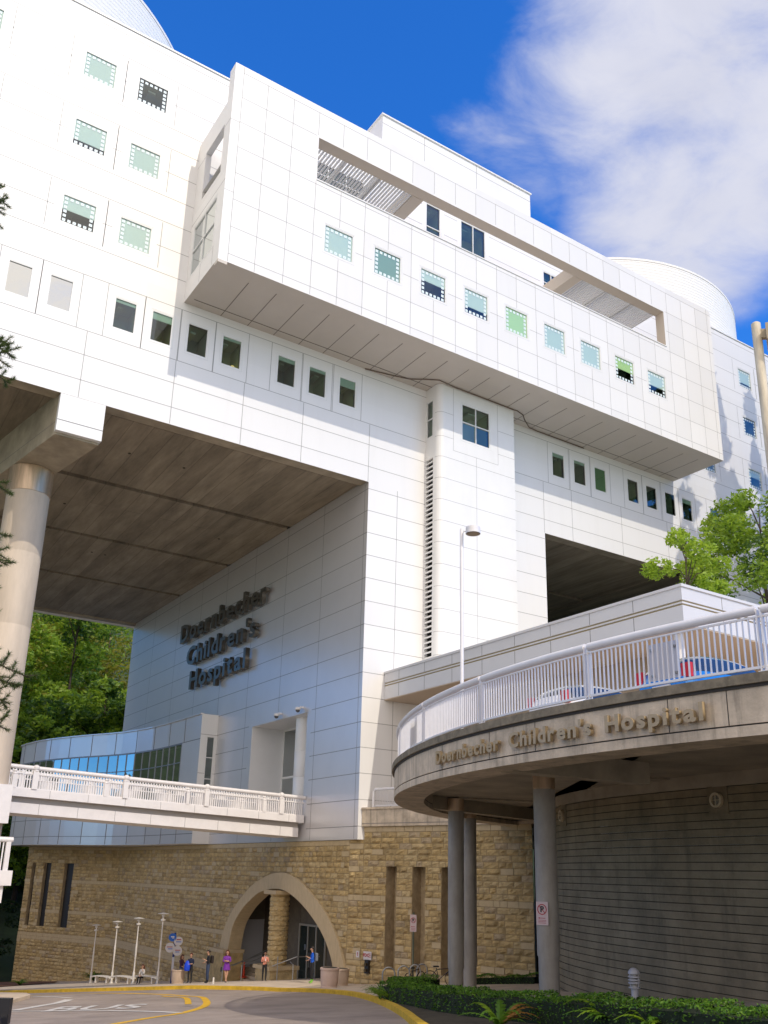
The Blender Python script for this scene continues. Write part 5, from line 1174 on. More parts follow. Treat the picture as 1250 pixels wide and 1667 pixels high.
# no parking signs
def no_park(origin, ux, w_, h_, lab, pole=None):
    ux = Vector(ux).normalized(); nn_ = Vector((ux.y, -ux.x, 0)); o_ = Vector(origin); t2 = empty('no_parking_sign', o_, 0, lab, 'sign'); ti = Matrix.Translation(-o_)
    def fin(o): o.parent = t2; o.matrix_parent_inverse = ti; return o
    mb = MB(); mb.obox(o_, ux*w_/2, nn_*.006, (0, 0, h_/2)); fin(mb.build('plate', M('sign_pinkish', (.58, .46, .45), .5)))
    c_ = o_+nn_*.012+Vector((0, 0, h_*.17)); r_ = w_*.40; mb = MB(); n2 = 30
    for j in range(n2):
        a0, a1 = 2*math.pi*j/n2, 2*math.pi*(j+1)/n2; e = lambda rr_, a: c_+ux*rr_*math.cos(a)+Vector((0, 0, rr_*math.sin(a)))
        mb.poly([e(r_, a0), e(r_, a1), e(r_*.82, a1), e(r_*.82, a0)])
    d = (ux*-.7+Vector((0, 0, .7)))*r_; s_ = (ux*.7+Vector((0, 0, .7)))*r_*.08; nf = nn_*.003
    mb.poly([c_+d+s_+nf, c_+d-s_+nf, c_-d-s_+nf, c_-d+s_+nf]); fin(mb.build('prohibition_ring', RED))
    lt = flat_text(None, 'P', c_+nn_*.001, ux, (0, 0, 1), r_*1.5, BLACK, .008, 'letter'); lt.parent = t2; lt.matrix_parent_inverse = ti
    mb = MB(); b = o_+nn_*.010-Vector((0, 0, h_*.20)); mb.obox(b, ux*w_*.26, nn_*.003, (0, 0, h_*.012)); mb.poly([b-ux*w_*.36+nn_*.002, b-ux*w_*.2+Vector((0, 0, h_*.035))+nn_*.002, b-ux*w_*.2-Vector((0, 0, h_*.035))+nn_*.002])
    for k in range(3): mb.obox(o_+nn_*.010-Vector((0, 0, h_*(.29+.06*k))), ux*w_*.33, nn_*.002, (0, 0, h_*.008))
    fin(mb.build('arrow_and_text', RED))
    if pole: mb = MB(); mb.box((o_.x-nn_.x*.04-.03, o_.y-nn_.y*.04-.03, pole), (o_.x-nn_.x*.04+.03, o_.y-nn_.y*.04+.03, o_.z+h_/2+.1)); fin(mb.build('post', M('post_green', (.14, .16, .11), .6)))
cc_ = Vector((18.93, 20.28, 0)); dv = Vector((-.925, -.38, 0)); no_park(cc_+dv*.345+Vector((0, 0, -.93)), (.38, -.925, 0), .36, .62, 'large no parking sign strapped to the nearest round column')
no_park((27.2, 38.6, -2.22), (.62, -.78, 0), .32, .78, 'small no parking sign on a thin green post before the slotted stone wall', pole=zg(38.6))
mb = MB(); mb.tube([(18.93+.33*math.cos(a), 20.28+.33*math.sin(a), -1.2) for a in np.linspace(0, 6.28, 20)], .012, 5) if False else None
# bollard light
t2 = empty('bollard_light', (18.6, 16.9, zg(16.9)), 0, 'grey domed bollard light rising out of the hedge', 'bollard'); GREYB = M('bollard_grey', (.42, .42, .45), .5)
mb = MB(); mb.lathe([(.085, 0), (.085, .70)], n=20); mb.build('post', GREYB, t2, smooth=True); mb = MB(); mb.lathe([(.10, .98), (.14, .985), (.14, 1.02), (.12, 1.06), (.07, 1.11), (.02, 1.125)], n=22); mb.build('dome', GREYB, t2, smooth=True)
for z in (.78, .85, .92): mb = MB(); mb.lathe([(.10, z), (.145, z-.015), (.145, z+.01), (.10, z+.03)], n=22); mb.build('louvre_ring', GREYB, t2)
mb = MB(); mb.lathe([(.075, .70), (.075, 1.0)], n=16); mb.build('lens', M('bollard_lens', (.35, .33, .28), .3), t2)
mb = MB()
for a in range(4): mb.tube([(.135*math.cos(a*1.57), .135*math.sin(a*1.57), .68), (.135*math.cos(a*1.57), .135*math.sin(a*1.57), .98)], .008, 6)
mb.lathe([(.09, .66), (.145, .66), (.145, .685), (.09, .69)], n=20); mb.build('guard', GREYB, t2)
# ================================================================= people
SKIN = M('skin', (.52, .30, .20), .6); SKIN2 = M('skin_brown', (.30, .17, .11), .6); HAIRB = M('hair_black', (.015, .01, .008), .5); HAIRR = M('hair_auburn', (.12, .035, .015), .5)
def person(loc, face, lab, top, legs, shoes=None, hair=HAIRB, skin=SKIN, h=1.72, pose='stand', arms='phone', skirt=None, long_hair=False, bare_legs=False, extra=None, sleeves=None, barefoot=None, group=None):
    """skin-modifier figure; local +x = facing direction, y = left"""
    S = h/1.72; V = {}; E = []
    def v(n, p, r, m): V[n] = (Vector(p)*S, r*S, m)
    T, Lg, Sk, Sh = 0, 1, 2, 3
    SL = T if sleeves is None else 4
    sit = pose == 'sit'
    hz = .50 if sit else .93
    v('pel', (0, 0, hz), .125, Lg if not skirt else T); v('waist', (0, 0, hz+.17), .115, T); v('chest', (.01, 0, hz+.36), .14, T); v('neckb', (0, 0, hz+.53), .06, T); v('neck', (.02, 0, hz+.58), .048, Sk); v('jaw', (.045, 0, hz+.645), .062, Sk); v('head', (.03, 0, hz+.72), .088, Sk); v('crown', (.02, 0, hz+.775), .075, Sk)
    E += [('pel', 'waist'), ('waist', 'chest'), ('chest', 'neckb'), ('neckb', 'neck'), ('neck', 'jaw'), ('jaw', 'head'), ('head', 'crown')]
    for s_, sd in ((1, 'l'), (-1, 'r')):
        v('sh'+sd, (0, .165*s_, hz+.475), .058, T)
        if arms == 'fold': el, ha = (.07, .22*s_, hz+.22), (.20, -.02*s_, hz+.25+.02*s_)
        elif arms == 'phone' and s_ == 1: el, ha = (.06, .23, hz+.22), (.26, .10, hz+.33)
        elif arms == 'phone': el, ha = (.02, -.22, hz+.20), (.20, -.14, hz+.16)
        elif arms == 'hold': el, ha = (.05, .22*s_, hz+.22), (.22, .10*s_, hz+.22)
        elif arms == 'face': el, ha = ((.12, .2*s_, hz+.18), (.16, .05, hz+.55)) if s_ == 1 else ((.12, -.2, hz+.18), (.25, -.05, hz+.08))
        else: el, ha = (-.01, .215*s_, hz+.21), (.05, .22*s_, hz-.03)
        v('el'+sd, el, .042, SL); v('wr'+sd, ha, .027, Sk)
        d = (Vector(ha)-Vector(el)).normalized(); sidev = Vector((0, -s_, 0)); sidev = (sidev-d*sidev.dot(d)).normalized(); nrm = d.cross(sidev)
        pal = Vector(ha)+d*.06; v('pm'+sd, pal, .030, Sk); E += [('chest', 'sh'+sd), ('sh'+sd, 'el'+sd), ('el'+sd, 'wr'+sd), ('wr'+sd, 'pm'+sd)]
        for i, (off, ln_) in enumerate(((.028, .060), (.010, .072), (-.010, .066), (-.027, .052))):
            a = pal+d*.035+sidev*off; b = a+d*ln_*.55+nrm*.012; c_ = b+d*ln_*.35+nrm*.022
            v('f%d%s' % (i, sd), a, .011, Sk); v('g%d%s' % (i, sd), b, .0095, Sk); v('h%d%s' % (i, sd), c_, .008, Sk); E += [('pm'+sd, 'f%d%s' % (i, sd)), ('f%d%s' % (i, sd), 'g%d%s' % (i, sd)), ('g%d%s' % (i, sd), 'h%d%s' % (i, sd))]
        a = Vector(ha)+d*.03+sidev*.034+nrm*.01; b = a+d*.035+sidev*.018+nrm*.015; v('t0'+sd, a, .012, Sk); v('t1'+sd, b, .010, Sk); E += [('wr'+sd, 't0'+sd), ('t0'+sd, 't1'+sd)]
        Lm = Sk if bare_legs else Lg
        v('hip'+sd, (.0, .085*s_, hz-.05), .098, Lg if not skirt else T)
        if sit: kn, an_, to = (.42, .09*s_, .50), (.46, .09*s_, .10), (.60, .10*s_, .045)
        elif pose == 'crossed': kn, an_, to = (.03, .05*s_, .48), (.0, -.02*s_, .09), (.13, -.03*s_, .04)
        else: kn, an_, to = (.02, .10*s_, .49), (-.01, .105*s_, .09), (.13, .12*s_, .04)
        v('kn'+sd, kn, .060, Lm); v('ca'+sd, tuple(Vector(kn)*.6+Vector(an_)*.4+Vector((-.015, 0, 0))), .055, Lm); v('an'+sd, an_, .036, Lm if not shoes else Sh); v('to'+sd, to, .034, Sh)
        E += [('pel', 'hip'+sd), ('hip'+sd, 'kn'+sd), ('kn'+sd, 'ca'+sd), ('ca'+sd, 'an'+sd), ('an'+sd, 'to'+sd)]
    names = list(V); idx = {n: i for i, n in enumerate(names)}
    me = bpy.data.meshes.new('person'); me.from_pydata([V[n][0] for n in names], [(idx[a], idx[b]) for a, b in E], []); o = bpy.data.objects.new('person', me); C.objects.link(o)
    sk = o.modifiers.new('skin', 'SKIN'); sk.use_smooth_shade = True; sk.branch_smoothing = .4
    for i, n in enumerate(names): rr_ = V[n][1]; me.skin_vertices[0].data[i].radius = (rr_*(1.0 if n not in ('chest', 'waist', 'pel') else .92), rr_*(1.0 if n not in ('chest',) else 1.25)); me.skin_vertices[0].data[i].use_root = (n == 'pel')
    ss = o.modifiers.new('sub', 'SUBSURF'); ss.levels = ss.render_levels = 1
    bpy.context.view_layer.update(); ev = o.evaluated_get(bpy.context.evaluated_depsgraph_get()); nm = bpy.data.meshes.new_from_object(ev); nm.name = 'person_mesh'; o.modifiers.clear(); o.data = nm; bpy.data.meshes.remove(me)
    nm.materials.clear()
    for m_ in (top, legs, skin, shoes or BLACK, sleeves or top): nm.materials.append(m_)
    segs = [(V[a][0], V[b][0], V[a][2], V[b][2]) for a, b in E]
    for p in nm.polygons:
        c_ = p.center; best = None
        for A_, B_, ma, mb_ in segs:
            d = B_-A_; t = max(0, min(1, (c_-A_).dot(d)/max(d.length_squared, 1e-9))); q_ = (c_-(A_+d*t)).length
            if best is None or q_ < best[0]: best = (q_, ma if t < .5 else mb_)
        p.material_index = best[1]; p.use_smooth = True
    rz = math.atan2(face[1], face[0]); o.location = loc; o.rotation_euler = (0, 0, rz); tag(o, lab, 'person', group)
    hd = V['head'][0]
    # face: nose, eyes, mouth, ears
    mb = MB(); mb.obox(hd+Vector((.095, 0, -.01))*S, (.018*S, 0, 0), (0, .010*S, 0), (0, 0, .022*S)); mb.obox(hd+Vector((0, .086, -.01))*S, (.012, 0, 0), (0, .008, 0), (0, 0, .022)); mb.obox(hd+Vector((0, -.086, -.01))*S, (.012, 0, 0), (0, .008, 0), (0, 0, .022)); mb.build('nose_and_ears', skin, o)
    mb = MB()
    for s_ in (1, -1): mb.obox(hd+Vector((.082, .03*s_, .015))*S, (.006, 0, 0), (0, .011, 0), (0, 0, .006))
    mb.obox(hd+Vector((.085, 0, -.055))*S, (.005, 0, 0), (0, .02, 0), (0, 0, .005)); mb.build('eyes_and_mouth', M('face_dark', (.08, .02, .02), .5), o)
    # hair cap
    mb = MB(); n2 = 16; rows_ = 7; i = 0
    for a in range(rows_+1):
        ph = math.pi*.5*a/rows_*1.25
        for j in range(n2):
            t = 2*math.pi*j/n2; rr_ = math.sin(ph); fx = math.cos(t)*rr_; lo = -.02 if fx > .35 else 0
            zz = math.cos(ph); 
            if fx > .45 and zz < .45: fx = .45+(fx-.45)*.2; zz = .45
            mb.v.append(tuple(hd+Vector((-.012+fx*.108, math.sin(t)*rr_*.104, .03+zz*.105))*S))
    for a in range(rows_):
        for j in range(n2): b = a*n2+j; c2 = a*n2+(j+1) % n2; mb.f.append((b, c2, c2+n2, b+n2)); mb.m.append(0)
    if long_hair:
        for s_ in (-1, 0, 1): mb.tube([hd+Vector((-.06, .075*s_, .03))*S, hd+Vector((-.075, .09*s_, -.12))*S, hd+Vector((-.06, .085*s_, -.27))*S], [.05*S, .052*S, .03*S], 8)
    mb.build('hair', hair, o, smooth=True)
    if skirt:
        zt_, zb_, fl = skirt; mb = MB(); mb.lathe([(.135, zt_), (.165, (zt_+zb_)/2+.06), (fl, zb_)], n=20); sc = mb.build('skirt', top, o, smooth=True); sc.scale = (.85, 1.05, 1)
    if extra: extra(o, S, hz)
    return o
def backpack(mat):
    def f(o, S, hz):
        mb = MB(); mb.obox((-.20*S, 0, (hz+.33)*S), (.085, 0, 0), (0, .135, 0), (0, 0, .21)); b = mb.build('backpack', mat, o); bv = b.modifiers.new('b', 'BEVEL'); bv.width = .06; bv.segments = 3
    return f
def bluebag(o, S, hz):
    mb = MB(); n2 = 18; prof = [(.10, 0), (.17, .04), (.19, .2), (.17, .38), (.10, .52), (.05, .58)]; mb.lathe(prof, (.26, -.10, hz-.22), n2); b = mb.build('bag', M('bag_blue', (.0, .05, .62), .45), o, smooth=True); b.scale = (.75, 1, 1); b.location = (.06, 0, 0)
def handbag(o, S, hz):
    mb = MB(); mb.obox((-.05, -.30, hz-.22), (.12, 0, 0), (0, .05, 0), (0, 0, .12)); mb.tube([(-.05, -.28, hz-.1), (-.03, -.2, hz+.48)], .008, 5); mb.build('bag', BLACK, o)
def lanyard(o, S, hz):
    mb = MB(); mb.tube([(.10, .07, hz+.50), (.155, 0, hz+.28)], .008, 5); mb.tube([(.10, -.07, hz+.50), (.155, 0, hz+.28)], .008, 5); mb.obox((.165, 0, hz+.24), (.004, 0, 0), (0, .03, 0), (0, 0, .045)); mb.build('badge', WS, o)
NAVY = M('cloth_navy', (.012, .018, .05), .8); BLK = M('cloth_black', (.012, .012, .014), .8); JEAN = M('cloth_jeans', (.035, .055, .11), .8); PURP = M('cloth_purple', (.16, .02, .30), .7); ROYAL = M('cloth_blue', (.0, .10, .62), .6); WHT = M('cloth_white', (.62, .60, .58), .8); CORAL = M('cloth_coral', (.62, .24, .17), .8); LIME = M('shoe_lime', (.22, .55, .05), .5); PURD = M('cloth_plum', (.07, .03, .07), .8); TANL = M('skin_leg', (.50, .30, .20), .55)
cv = lambda x, y: Vector((-x, -y, 0)).normalized()   # direction from a spot to the camera
def P(x, y, off=0.0): return (x, y, zg(y)+.15+off)
person(P(23.95, 66.9), (-.75, -.65), 'woman in a white cardigan seated on the bench, hand to her face', WHT, BLK, hair=HAIRR, long_hair=True, pose='sit', arms='face', h=1.62, sleeves=WHT)
person(P(24.6, 61.4), (.3, -.95), 'person in a dark plum top standing behind the blue bus stop pole', PURD, JEAN, arms='face', h=1.7, hair=HAIRR, long_hair=True)
person(P(22.98, 55.9), (-.75, -.65), 'woman in a dark coat and black leggings holding a bright blue bag', NAVY, BLK, hair=HAIRR, arms='hold', h=1.66, extra=bluebag)
person(P(22.95, 53.2), (-.95, .1), 'man in a black jacket and jeans with a backpack looking at his phone', BLK, JEAN, shoes=BLK, h=1.76, arms='phone', extra=backpack(M('pack_dark', (.02, .014, .012), .8)))
person(P(23.85, 52.6), (-.45, -.9), 'woman with long dark red hair in a short purple dress with folded arms', PURP, PURP, hair=HAIRR, long_hair=True, arms='fold', h=1.72, skirt=(1.05, .70, .21), bare_legs=True, pose='crossed', extra=handbag, sleeves=PURP)
person(P(26.0, 52.0), (-.3, -.9), 'woman in a coral top and dark trousers under the arch left of the pillar', CORAL, BLK, skin=SKIN2, h=1.6, arms='hold', extra=lanyard, sleeves=CORAL)
person(P(26.3, 46.85), (-.95, .25), 'man in a bright blue jacket, black trousers and lime shoes looking at his phone', ROYAL, BLK, shoes=LIME, h=1.82, arms='phone', extra=backpack(M('pack_grey', (.16, .18, .22), .7)), sleeves=ROYAL)
# ================================================================= vegetation
def leaves(name, pts, size, mats, seed, parent=None, aspect=.6, mids=None, droop=0.0, two=True):
    """one mesh of many folded leaves centred on pts (n,3)"""
    r_ = np.random.default_rng(seed); n = len(pts); a = r_.normal(size=(n, 3)); a[:, 2] = a[:, 2]*.6-droop; a /= np.linalg.norm(a, axis=1)[:, None]
    b = r_.normal(size=(n, 3)); b[:, 2] += .3; b -= a*(a*b).sum(1)[:, None]; b /= np.linalg.norm(b, axis=1)[:, None]; c_ = np.cross(a, b)
    s = size*r_.uniform(.6, 1.3, n)[:, None]; w_ = s*aspect
    tip = pts+a*s; base_ = pts-a*s*.5; m0 = pts+a*s*.1; L_ = m0+b*w_*.5+c_*w_*.15; R_ = m0-b*w_*.5+c_*w_*.15
    V = np.stack([base_, L_, tip, R_], 1).reshape(-1, 3); me = bpy.data.meshes.new(name); me.vertices.add(4*n); me.vertices.foreach_set('co', V.ravel())
    me.loops.add(4*n); me.polygons.add(n); me.loops.foreach_set('vertex_index', np.arange(4*n, dtype=np.int32)); me.polygons.foreach_set('loop_start', np.arange(0, 4*n, 4, dtype=np.int32))
    try: me.polygons.foreach_set('loop_total', np.full(n, 4, dtype=np.int32))
    except Exception: pass
    for m_ in mats: me.materials.append(m_)
    mi = r_.integers(0, len(mats), n) if mids is None else mids
    me.polygons.foreach_set('material_index', np.asarray(mi, dtype=np.int32)); me.update(calc_edges=True)
    o = bpy.data.objects.new(name, me); C.objects.link(o)
    if parent is not None: o.parent = parent
    return o
def leafmat(name, col, trans):
    m_ = bpy.data.materials.new(name); m_.use_nodes = True; t = m_.node_tree; t.nodes.clear(); o = t.nodes.new('ShaderNodeOutputMaterial'); mx_ = t.nodes.new('ShaderNodeMixShader'); d = t.nodes.new('ShaderNodeBsdfPrincipled'); tr = t.nodes.new('ShaderNodeBsdfTranslucent')
    d.inputs['Base Color'].default_value = (*col, 1); d.inputs['Roughness'].default_value = .5; tr.inputs['Color'].default_value = (*trans, 1); mx_.inputs[0].default_value = .45
    t.links.new(d.outputs[0], mx_.inputs[1]); t.links.new(tr.outputs[0], mx_.inputs[2]); t.links.new(mx_.outputs[0], o.inputs[0]); return m_
LG = [leafmat('leaf_bright', (.28, .40, .04), (.5, .66, .05)), leafmat('leaf_mid', (.17, .28, .03), (.34, .5, .04)), leafmat('leaf_deep', (.06, .13, .02), (.12, .22, .02))]
LY = [leafmat('leaf_yellowish', (.28, .28, .03), (.36, .34, .03)), LG[0], LG[1]]
LD = [leafmat('leaf_dark', (.018, .04, .01), (.03, .07, .01)), leafmat('leaf_dark_green', (.03, .07, .012), (.06, .12, .015))]
BARK = M('bark', (.07, .05, .035), .9, 0, .3, 3, .7, 20)
def crown_pts(rg, blobs, n):
    w_ = np.array([b[3]**2 for b in blobs]); w_ /= w_.sum(); k = rg.choice(len(blobs), n, p=w_); B_ = np.array(blobs); d = rg.normal(size=(n, 3)); d /= np.linalg.norm(d, axis=1)[:, None]
    # clumped shells: leaves gather in sprays on each blob
    rad = rg.uniform(.45, 1.05, n)**.6; sp = rg.normal(size=(len(blobs), 14, 3)); sp /= np.linalg.norm(sp, axis=2)[:, :, None]; j = rg.integers(0, 14, n); d2 = sp[k, j]*1.0+d*.55; d2 /= np.linalg.norm(d2, axis=1)[:, None]
    p = B_[k, :3]+d2*(B_[k, 3]*rad)[:, None]*np.array([1, 1, .8]); return p, k
def tree(name, x, y, z, h, cr, seed, mats, n, leaf, lab, group, crown_from=.3, nb=26, trunk_r=.25, shape='round'):
    rg = np.random.default_rng(seed); t2 = empty(name, (x, y, z), 0, lab, 'tree', group); blobs = []
    for k in range(nb):
        f = rg.uniform(0, 1); a = rg.uniform(0, 6.28); zz = h*(crown_from+(1-crown_from)*f)
        prof = math.sin(math.pi*min(1, .18+f*.80))**.7 if shape == 'round' else (1-f)**.8+.06
        rr_ = cr*prof*math.sqrt(rg.uniform(.05, 1)); blobs.append((rr_*math.cos(a), rr_*math.sin(a), zz, cr*(.30 if shape == 'round' else .24)*rg.uniform(.7, 1.3)*(.5+.5*prof)))
    p, k = crown_pts(rg, blobs, n); cm = rg.integers(0, len(mats), len(blobs)); mi = np.where(rg.random(n) < .7, cm[k], rg.integers(0, len(mats), n))
    leaves('crown', p, leaf, mats, seed, t2, mids=mi)
    mb = MB(); mb.tube([(0, 0, -.5), (.05*cr, 0, h*.3), (0, .04*cr, h*.6), (.02, 0, h*.92)], [trunk_r*1.15, trunk_r, trunk_r*.6, trunk_r*.12], 9); mb.build('trunk', BARK, t2, smooth=True)
    mb = MB()
    for b in blobs[:12]:
        zb_ = max(h*.2, b[2]-h*.15); mb.tube([(0, 0, zb_), (b[0]*.5, b[1]*.5, (zb_+b[2])*.5+.3), b[:3]], [trunk_r*.4, trunk_r*.25, .03], 6)
    mb.build('limbs', BARK, t2); return t2
gp = 'trees on the slope beyond the building'
fl = [(22, 131, 36, 9, LY, 'tall yellow-green tree right of the giant column, its top against the ceiling edge'), (33, 134, 37, 9, LG, 'broad bright green tree next to the blue panelled wall'), (35, 122, 27, 7, LG, 'lower dense green tree against the blue panelled wall'), (26, 119, 24, 7, [LG[0], LG[1], LG[2]], 'full green tree just above the curved annex roof'), (17, 116, 21, 6.5, [LG[1], LG[2], LG[2]], 'darker green tree behind the giant column'), (42, 148, 40, 11, LY, 'tall golden tree farthest right and back on the slope'), (14, 138, 38, 9, [LG[1], LG[0], LG[2]], 'tall leafy green tree behind the left side of the giant column'), (28, 152, 42, 11, LY, 'highest golden tree in the middle of the slope'), (18, 150, 40, 10, LG, 'tall pale green tree at the back, left of the golden one'), (34, 160, 44, 12, LG, 'rearmost tall tree in the gap below the ceiling')]
for i, (x, y, h_, r_, mt, lb) in enumerate(fl): tree('broadleaf_tree', x, y, hill(x, y), h_, r_, 100+i, mt, 17000, .55, lb, gp, crown_from=.10, nb=60, trunk_r=.3)
for i, (x, y, h_, r_, lb) in enumerate([(14.5, 101, 9, 3.6, 'dark shrubby tree at the far left behind the stone wall end'), (19.5, 104, 11, 4, 'dark tree beside the left end of the stone wall'), (10.5, 98, 8, 3.4, 'dark low tree at the left edge under the bridge')]): tree('dark_tree', x, y, hill(x, y), h_, r_, 200+i, LD, 5000, .26, lb, 'dark trees at the left end', crown_from=.05, nb=26, trunk_r=.18)
tree('maple_tree', 38.2, 29.5, 10.3, 7.6, 2.3, 31, [LG[0], LG[0], LG[1]], 4200, .19, 'small bright green maple top rising behind the canopy corner', None, crown_from=.25, nb=20, trunk_r=.09)
tree('maple_tree', 49.0, 32.0, 9.5, 14.8, 4.8, 33, [LG[0], LG[0], LG[1], LG[1], LG[2]], 30000, .22, 'large leafy maple at the right edge above the canopy', None, crown_from=.12, nb=44, trunk_r=.16)
# tall firs standing outside the right edge; they throw the dappled shade on the tower
for i, (x, y, h_, r_) in enumerate([(65, 34, 52, 4.5), (70.5, 35, 50, 5), (61, 27.5, 50, 4.5), (67, 29, 50, 5), (76, 36, 50, 5)]): tree('fir_tree', x, y, 3, h_, r_, 300+i, LD, 7000, .62, ['tall fir right of the tower, nearest the facade', 'tall fir right of the tower, second from the facade', 'slender fir right of the tower, third from the facade', 'fir right of the tower, farthest from the facade', 'outermost tall fir right of the tower'][i], 'firs beside the tower', crown_from=.15, nb=60, shape='cone')
# near pine: branches reach into the left edge
t2 = empty('pine_tree', (-1.4, 12.6, zg(12.6)), 0, 'pine whose needle-tipped branches poke in from the left edge', 'tree'); ti = Matrix.Translation((1.4, -12.6, -zg(12.6)))
mb = MB(); mb.tube([(-1.4, 12.6, zg(12.6)-.3), (-1.35, 12.6, 3), (-1.4, 12.65, 8), (-1.38, 12.6, 13)], [.22, .19, .13, .05], 12); o = mb.build('trunk', BARK, t2, smooth=True); o.matrix_parent_inverse = ti
PN = [leafmat('pine_needle', (.05, .09, .02), (.08, .13, .02)), leafmat('pine_needle_light', (.11, .15, .035), (.16, .2, .04))]
tips = [(1.25, 12.93, 9.62), (1.20, 12.93, 9.45), (1.66, 12.90, 7.12), (1.62, 12.89, 6.95), (1.55, 12.9, 7.28), (1.92, 12.86, 4.36), (1.98, 12.86, 4.05), (1.9, 12.85, 3.8), (1.88, 12.85, 3.55), (1.95, 12.83, 3.1), (2.50, 12.77, 2.42), (2.36, 12.78, 2.28), (2.28, 12.78, 2.05), (2.2, 12.8, 1.95)]
prg = random.Random(9); tw = MB(); npts = MB()
for tx, ty, tz in [(a_+.1, b_, c_) for a_, b_, c_ in tips]+[(1.3, 12.9, 9.2), (1.75, 12.9, 6.7), (2.1, 12.84, 3.95), (2.42, 12.77, 1.7), (2.0, 12.85, 5.0)]:
    a = Vector((-1.38, 12.6, tz+.9)); b = Vector((tx, ty, tz)); mid = (a+b)/2+Vector((0, 0, .15)); tw.tube([a, mid, b], [.04, .02, .007], 6)
    subs = [(mid*.25+b*.75, b)]
    for k in range(10):
        f = prg.uniform(.5, .98); s0_ = mid*(1-f)+b*f if f > .5 else a*(1-f*2)+mid*f*2; e = s0_+Vector((prg.uniform(.04, .2), prg.uniform(-.2, .2), prg.uniform(-.08, .2))); e.x = min(e.x, b.x+.06); tw.tube([s0_, e], [.008, .004], 5); subs.append((s0_, e))
    for s0_, e in subs:
        d = (e-s0_); L_ = d.length; d.normalize()
        for q_ in range(int(150*max(.6, L_/.3))):
            f = prg.uniform(.1, 1.03); c_ = s0_+(e-s0_)*f; dirn = (d*.8+Vector((prg.gauss(0, 1), prg.gauss(0, 1), prg.gauss(0, 1)+.2)).normalized()).normalized(); ln_ = prg.uniform(.05, .09); sd = dirn.cross(Vector((prg.random(), prg.random(), prg.random()))).normalized()*.0032
            npts.poly([c_-sd, c_+sd, c_+dirn*ln_], prg.choice([0, 0, 1]))
o = tw.build('branches', BARK, t2); o.matrix_parent_inverse = ti; o = npts.build('needles', PN, t2); o.matrix_parent_inverse = ti
# hedge
HG = [leafmat('hedge_leaf', (.09, .22, .02), (.15, .32, .02)), leafmat('hedge_leaf_light', (.20, .38, .04), (.15, .27, .02)), leafmat('hedge_leaf_dark', (.02, .05, .008), (.03, .07, .01))]
def hedge(path, w_, h_, n, seed, lab, leaf=.05, name='hedge'):
    rg = np.random.default_rng(seed); P2 = np.array(dense(path)); sg = np.r_[0, np.cumsum(np.hypot(*np.diff(P2, axis=0).T))]; s = rg.uniform(0, sg[-1], n); X = np.interp(s, sg, P2[:, 0]); Y = np.interp(s, sg, P2[:, 1])
    dx = np.interp(s, sg, np.gradient(P2[:, 0], sg)); dy = np.interp(s, sg, np.gradient(P2[:, 1], sg)); ln_ = np.hypot(dx, dy); nx_, ny_ = dy/ln_, -dx/ln_
    fa = rg.random(n); off = np.where(fa < .5, rg.uniform(-w_/2, w_/2, n), np.where(fa < .85, -w_/2, w_/2)); zz = np.where(fa < .5, h_, rg.uniform(0.0, h_, n)); wob = .05*np.sin(s*2.1)+.04*np.sin(s*5.3+1)
    depth = np.abs(rg.normal(0, .045, n)); off = off*(1-depth*.6/w_)*(1+.12*np.sin(s*3.1)); zz = zz-np.where(fa < .5, depth, 0)+wob*(zz/h_)
    Z = np.array([zg(v_) for v_ in Y])+.12+zz; pts = np.c_[X+nx_*off, Y+ny_*off, Z]
    mi = np.where(rg.random(n) < .5, 0, np.where((fa < .5) & (rg.random(n) < .7), 1, 2)); o = leaves(name, pts, leaf, HG, seed, None, .65, mi)
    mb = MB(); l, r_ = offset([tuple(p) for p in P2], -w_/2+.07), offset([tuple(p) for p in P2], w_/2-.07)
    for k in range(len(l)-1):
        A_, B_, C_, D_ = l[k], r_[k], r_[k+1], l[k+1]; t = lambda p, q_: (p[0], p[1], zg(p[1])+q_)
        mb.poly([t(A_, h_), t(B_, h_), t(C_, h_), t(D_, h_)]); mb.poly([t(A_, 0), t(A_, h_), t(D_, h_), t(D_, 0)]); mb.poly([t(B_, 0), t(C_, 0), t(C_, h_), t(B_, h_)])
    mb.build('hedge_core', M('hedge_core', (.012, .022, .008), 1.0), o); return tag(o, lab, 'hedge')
hedge([(19.8, 29.2), (18.5, 26.2), (17.0, 22.6), (15.9, 19.6), (15.3, 17.1), (14.9, 14.6), (14.2, 11.6), (13.2, 9.0), (12, 6.6)], 1.1, .55, 26000, 5, 'long clipped green hedge curving along the planting bed in front of the columns')
hedge([(20.3, 29.6), (21.6, 31.0), (23.2, 31.6)], .9, .62, 5000, 6, 'short clipped hedge between the bike racks and the middle column')
hedge([(28.6, 36.6), (30.0, 35.4), (30.6, 33.6)], .6, .45, 3000, 7, 'low dark hedge at the foot of the stone wall behind the far column')
bd = [(14.35, 20.2), (15.8, 22.8), (18.1, 26.9), (20.5, 31.6), (22.4, 32.3), (23, 29), (21, 24), (20.5, 18), (20, 12), (18, 5), (9, 4), (10.0, 12.2), (12.2, 16.3)]
mb = MB(); cxy = (17.3, 18.5)
for k in range(len(bd)):
    a, b = bd[k], bd[(k+1) % len(bd)]
    for i in range(6):
        f0, f1 = i/6, (i+1)/6; LL = lambda p, f: (cxy[0]+(p[0]-cxy[0])*f, cxy[1]+(p[1]-cxy[1])*f); q0, q1, q2, q3 = LL(a, f0), LL(b, f0), LL(b, f1), LL(a, f1)
        mb.poly([(*q0, zg(q0[1])+.12), (*q3, zg(q3[1])+.12), (*q2, zg(q2[1])+.12), (*q1, zg(q1[1])+.12)])
tag(mb.build('planting_bed', SOIL), kind='structure')
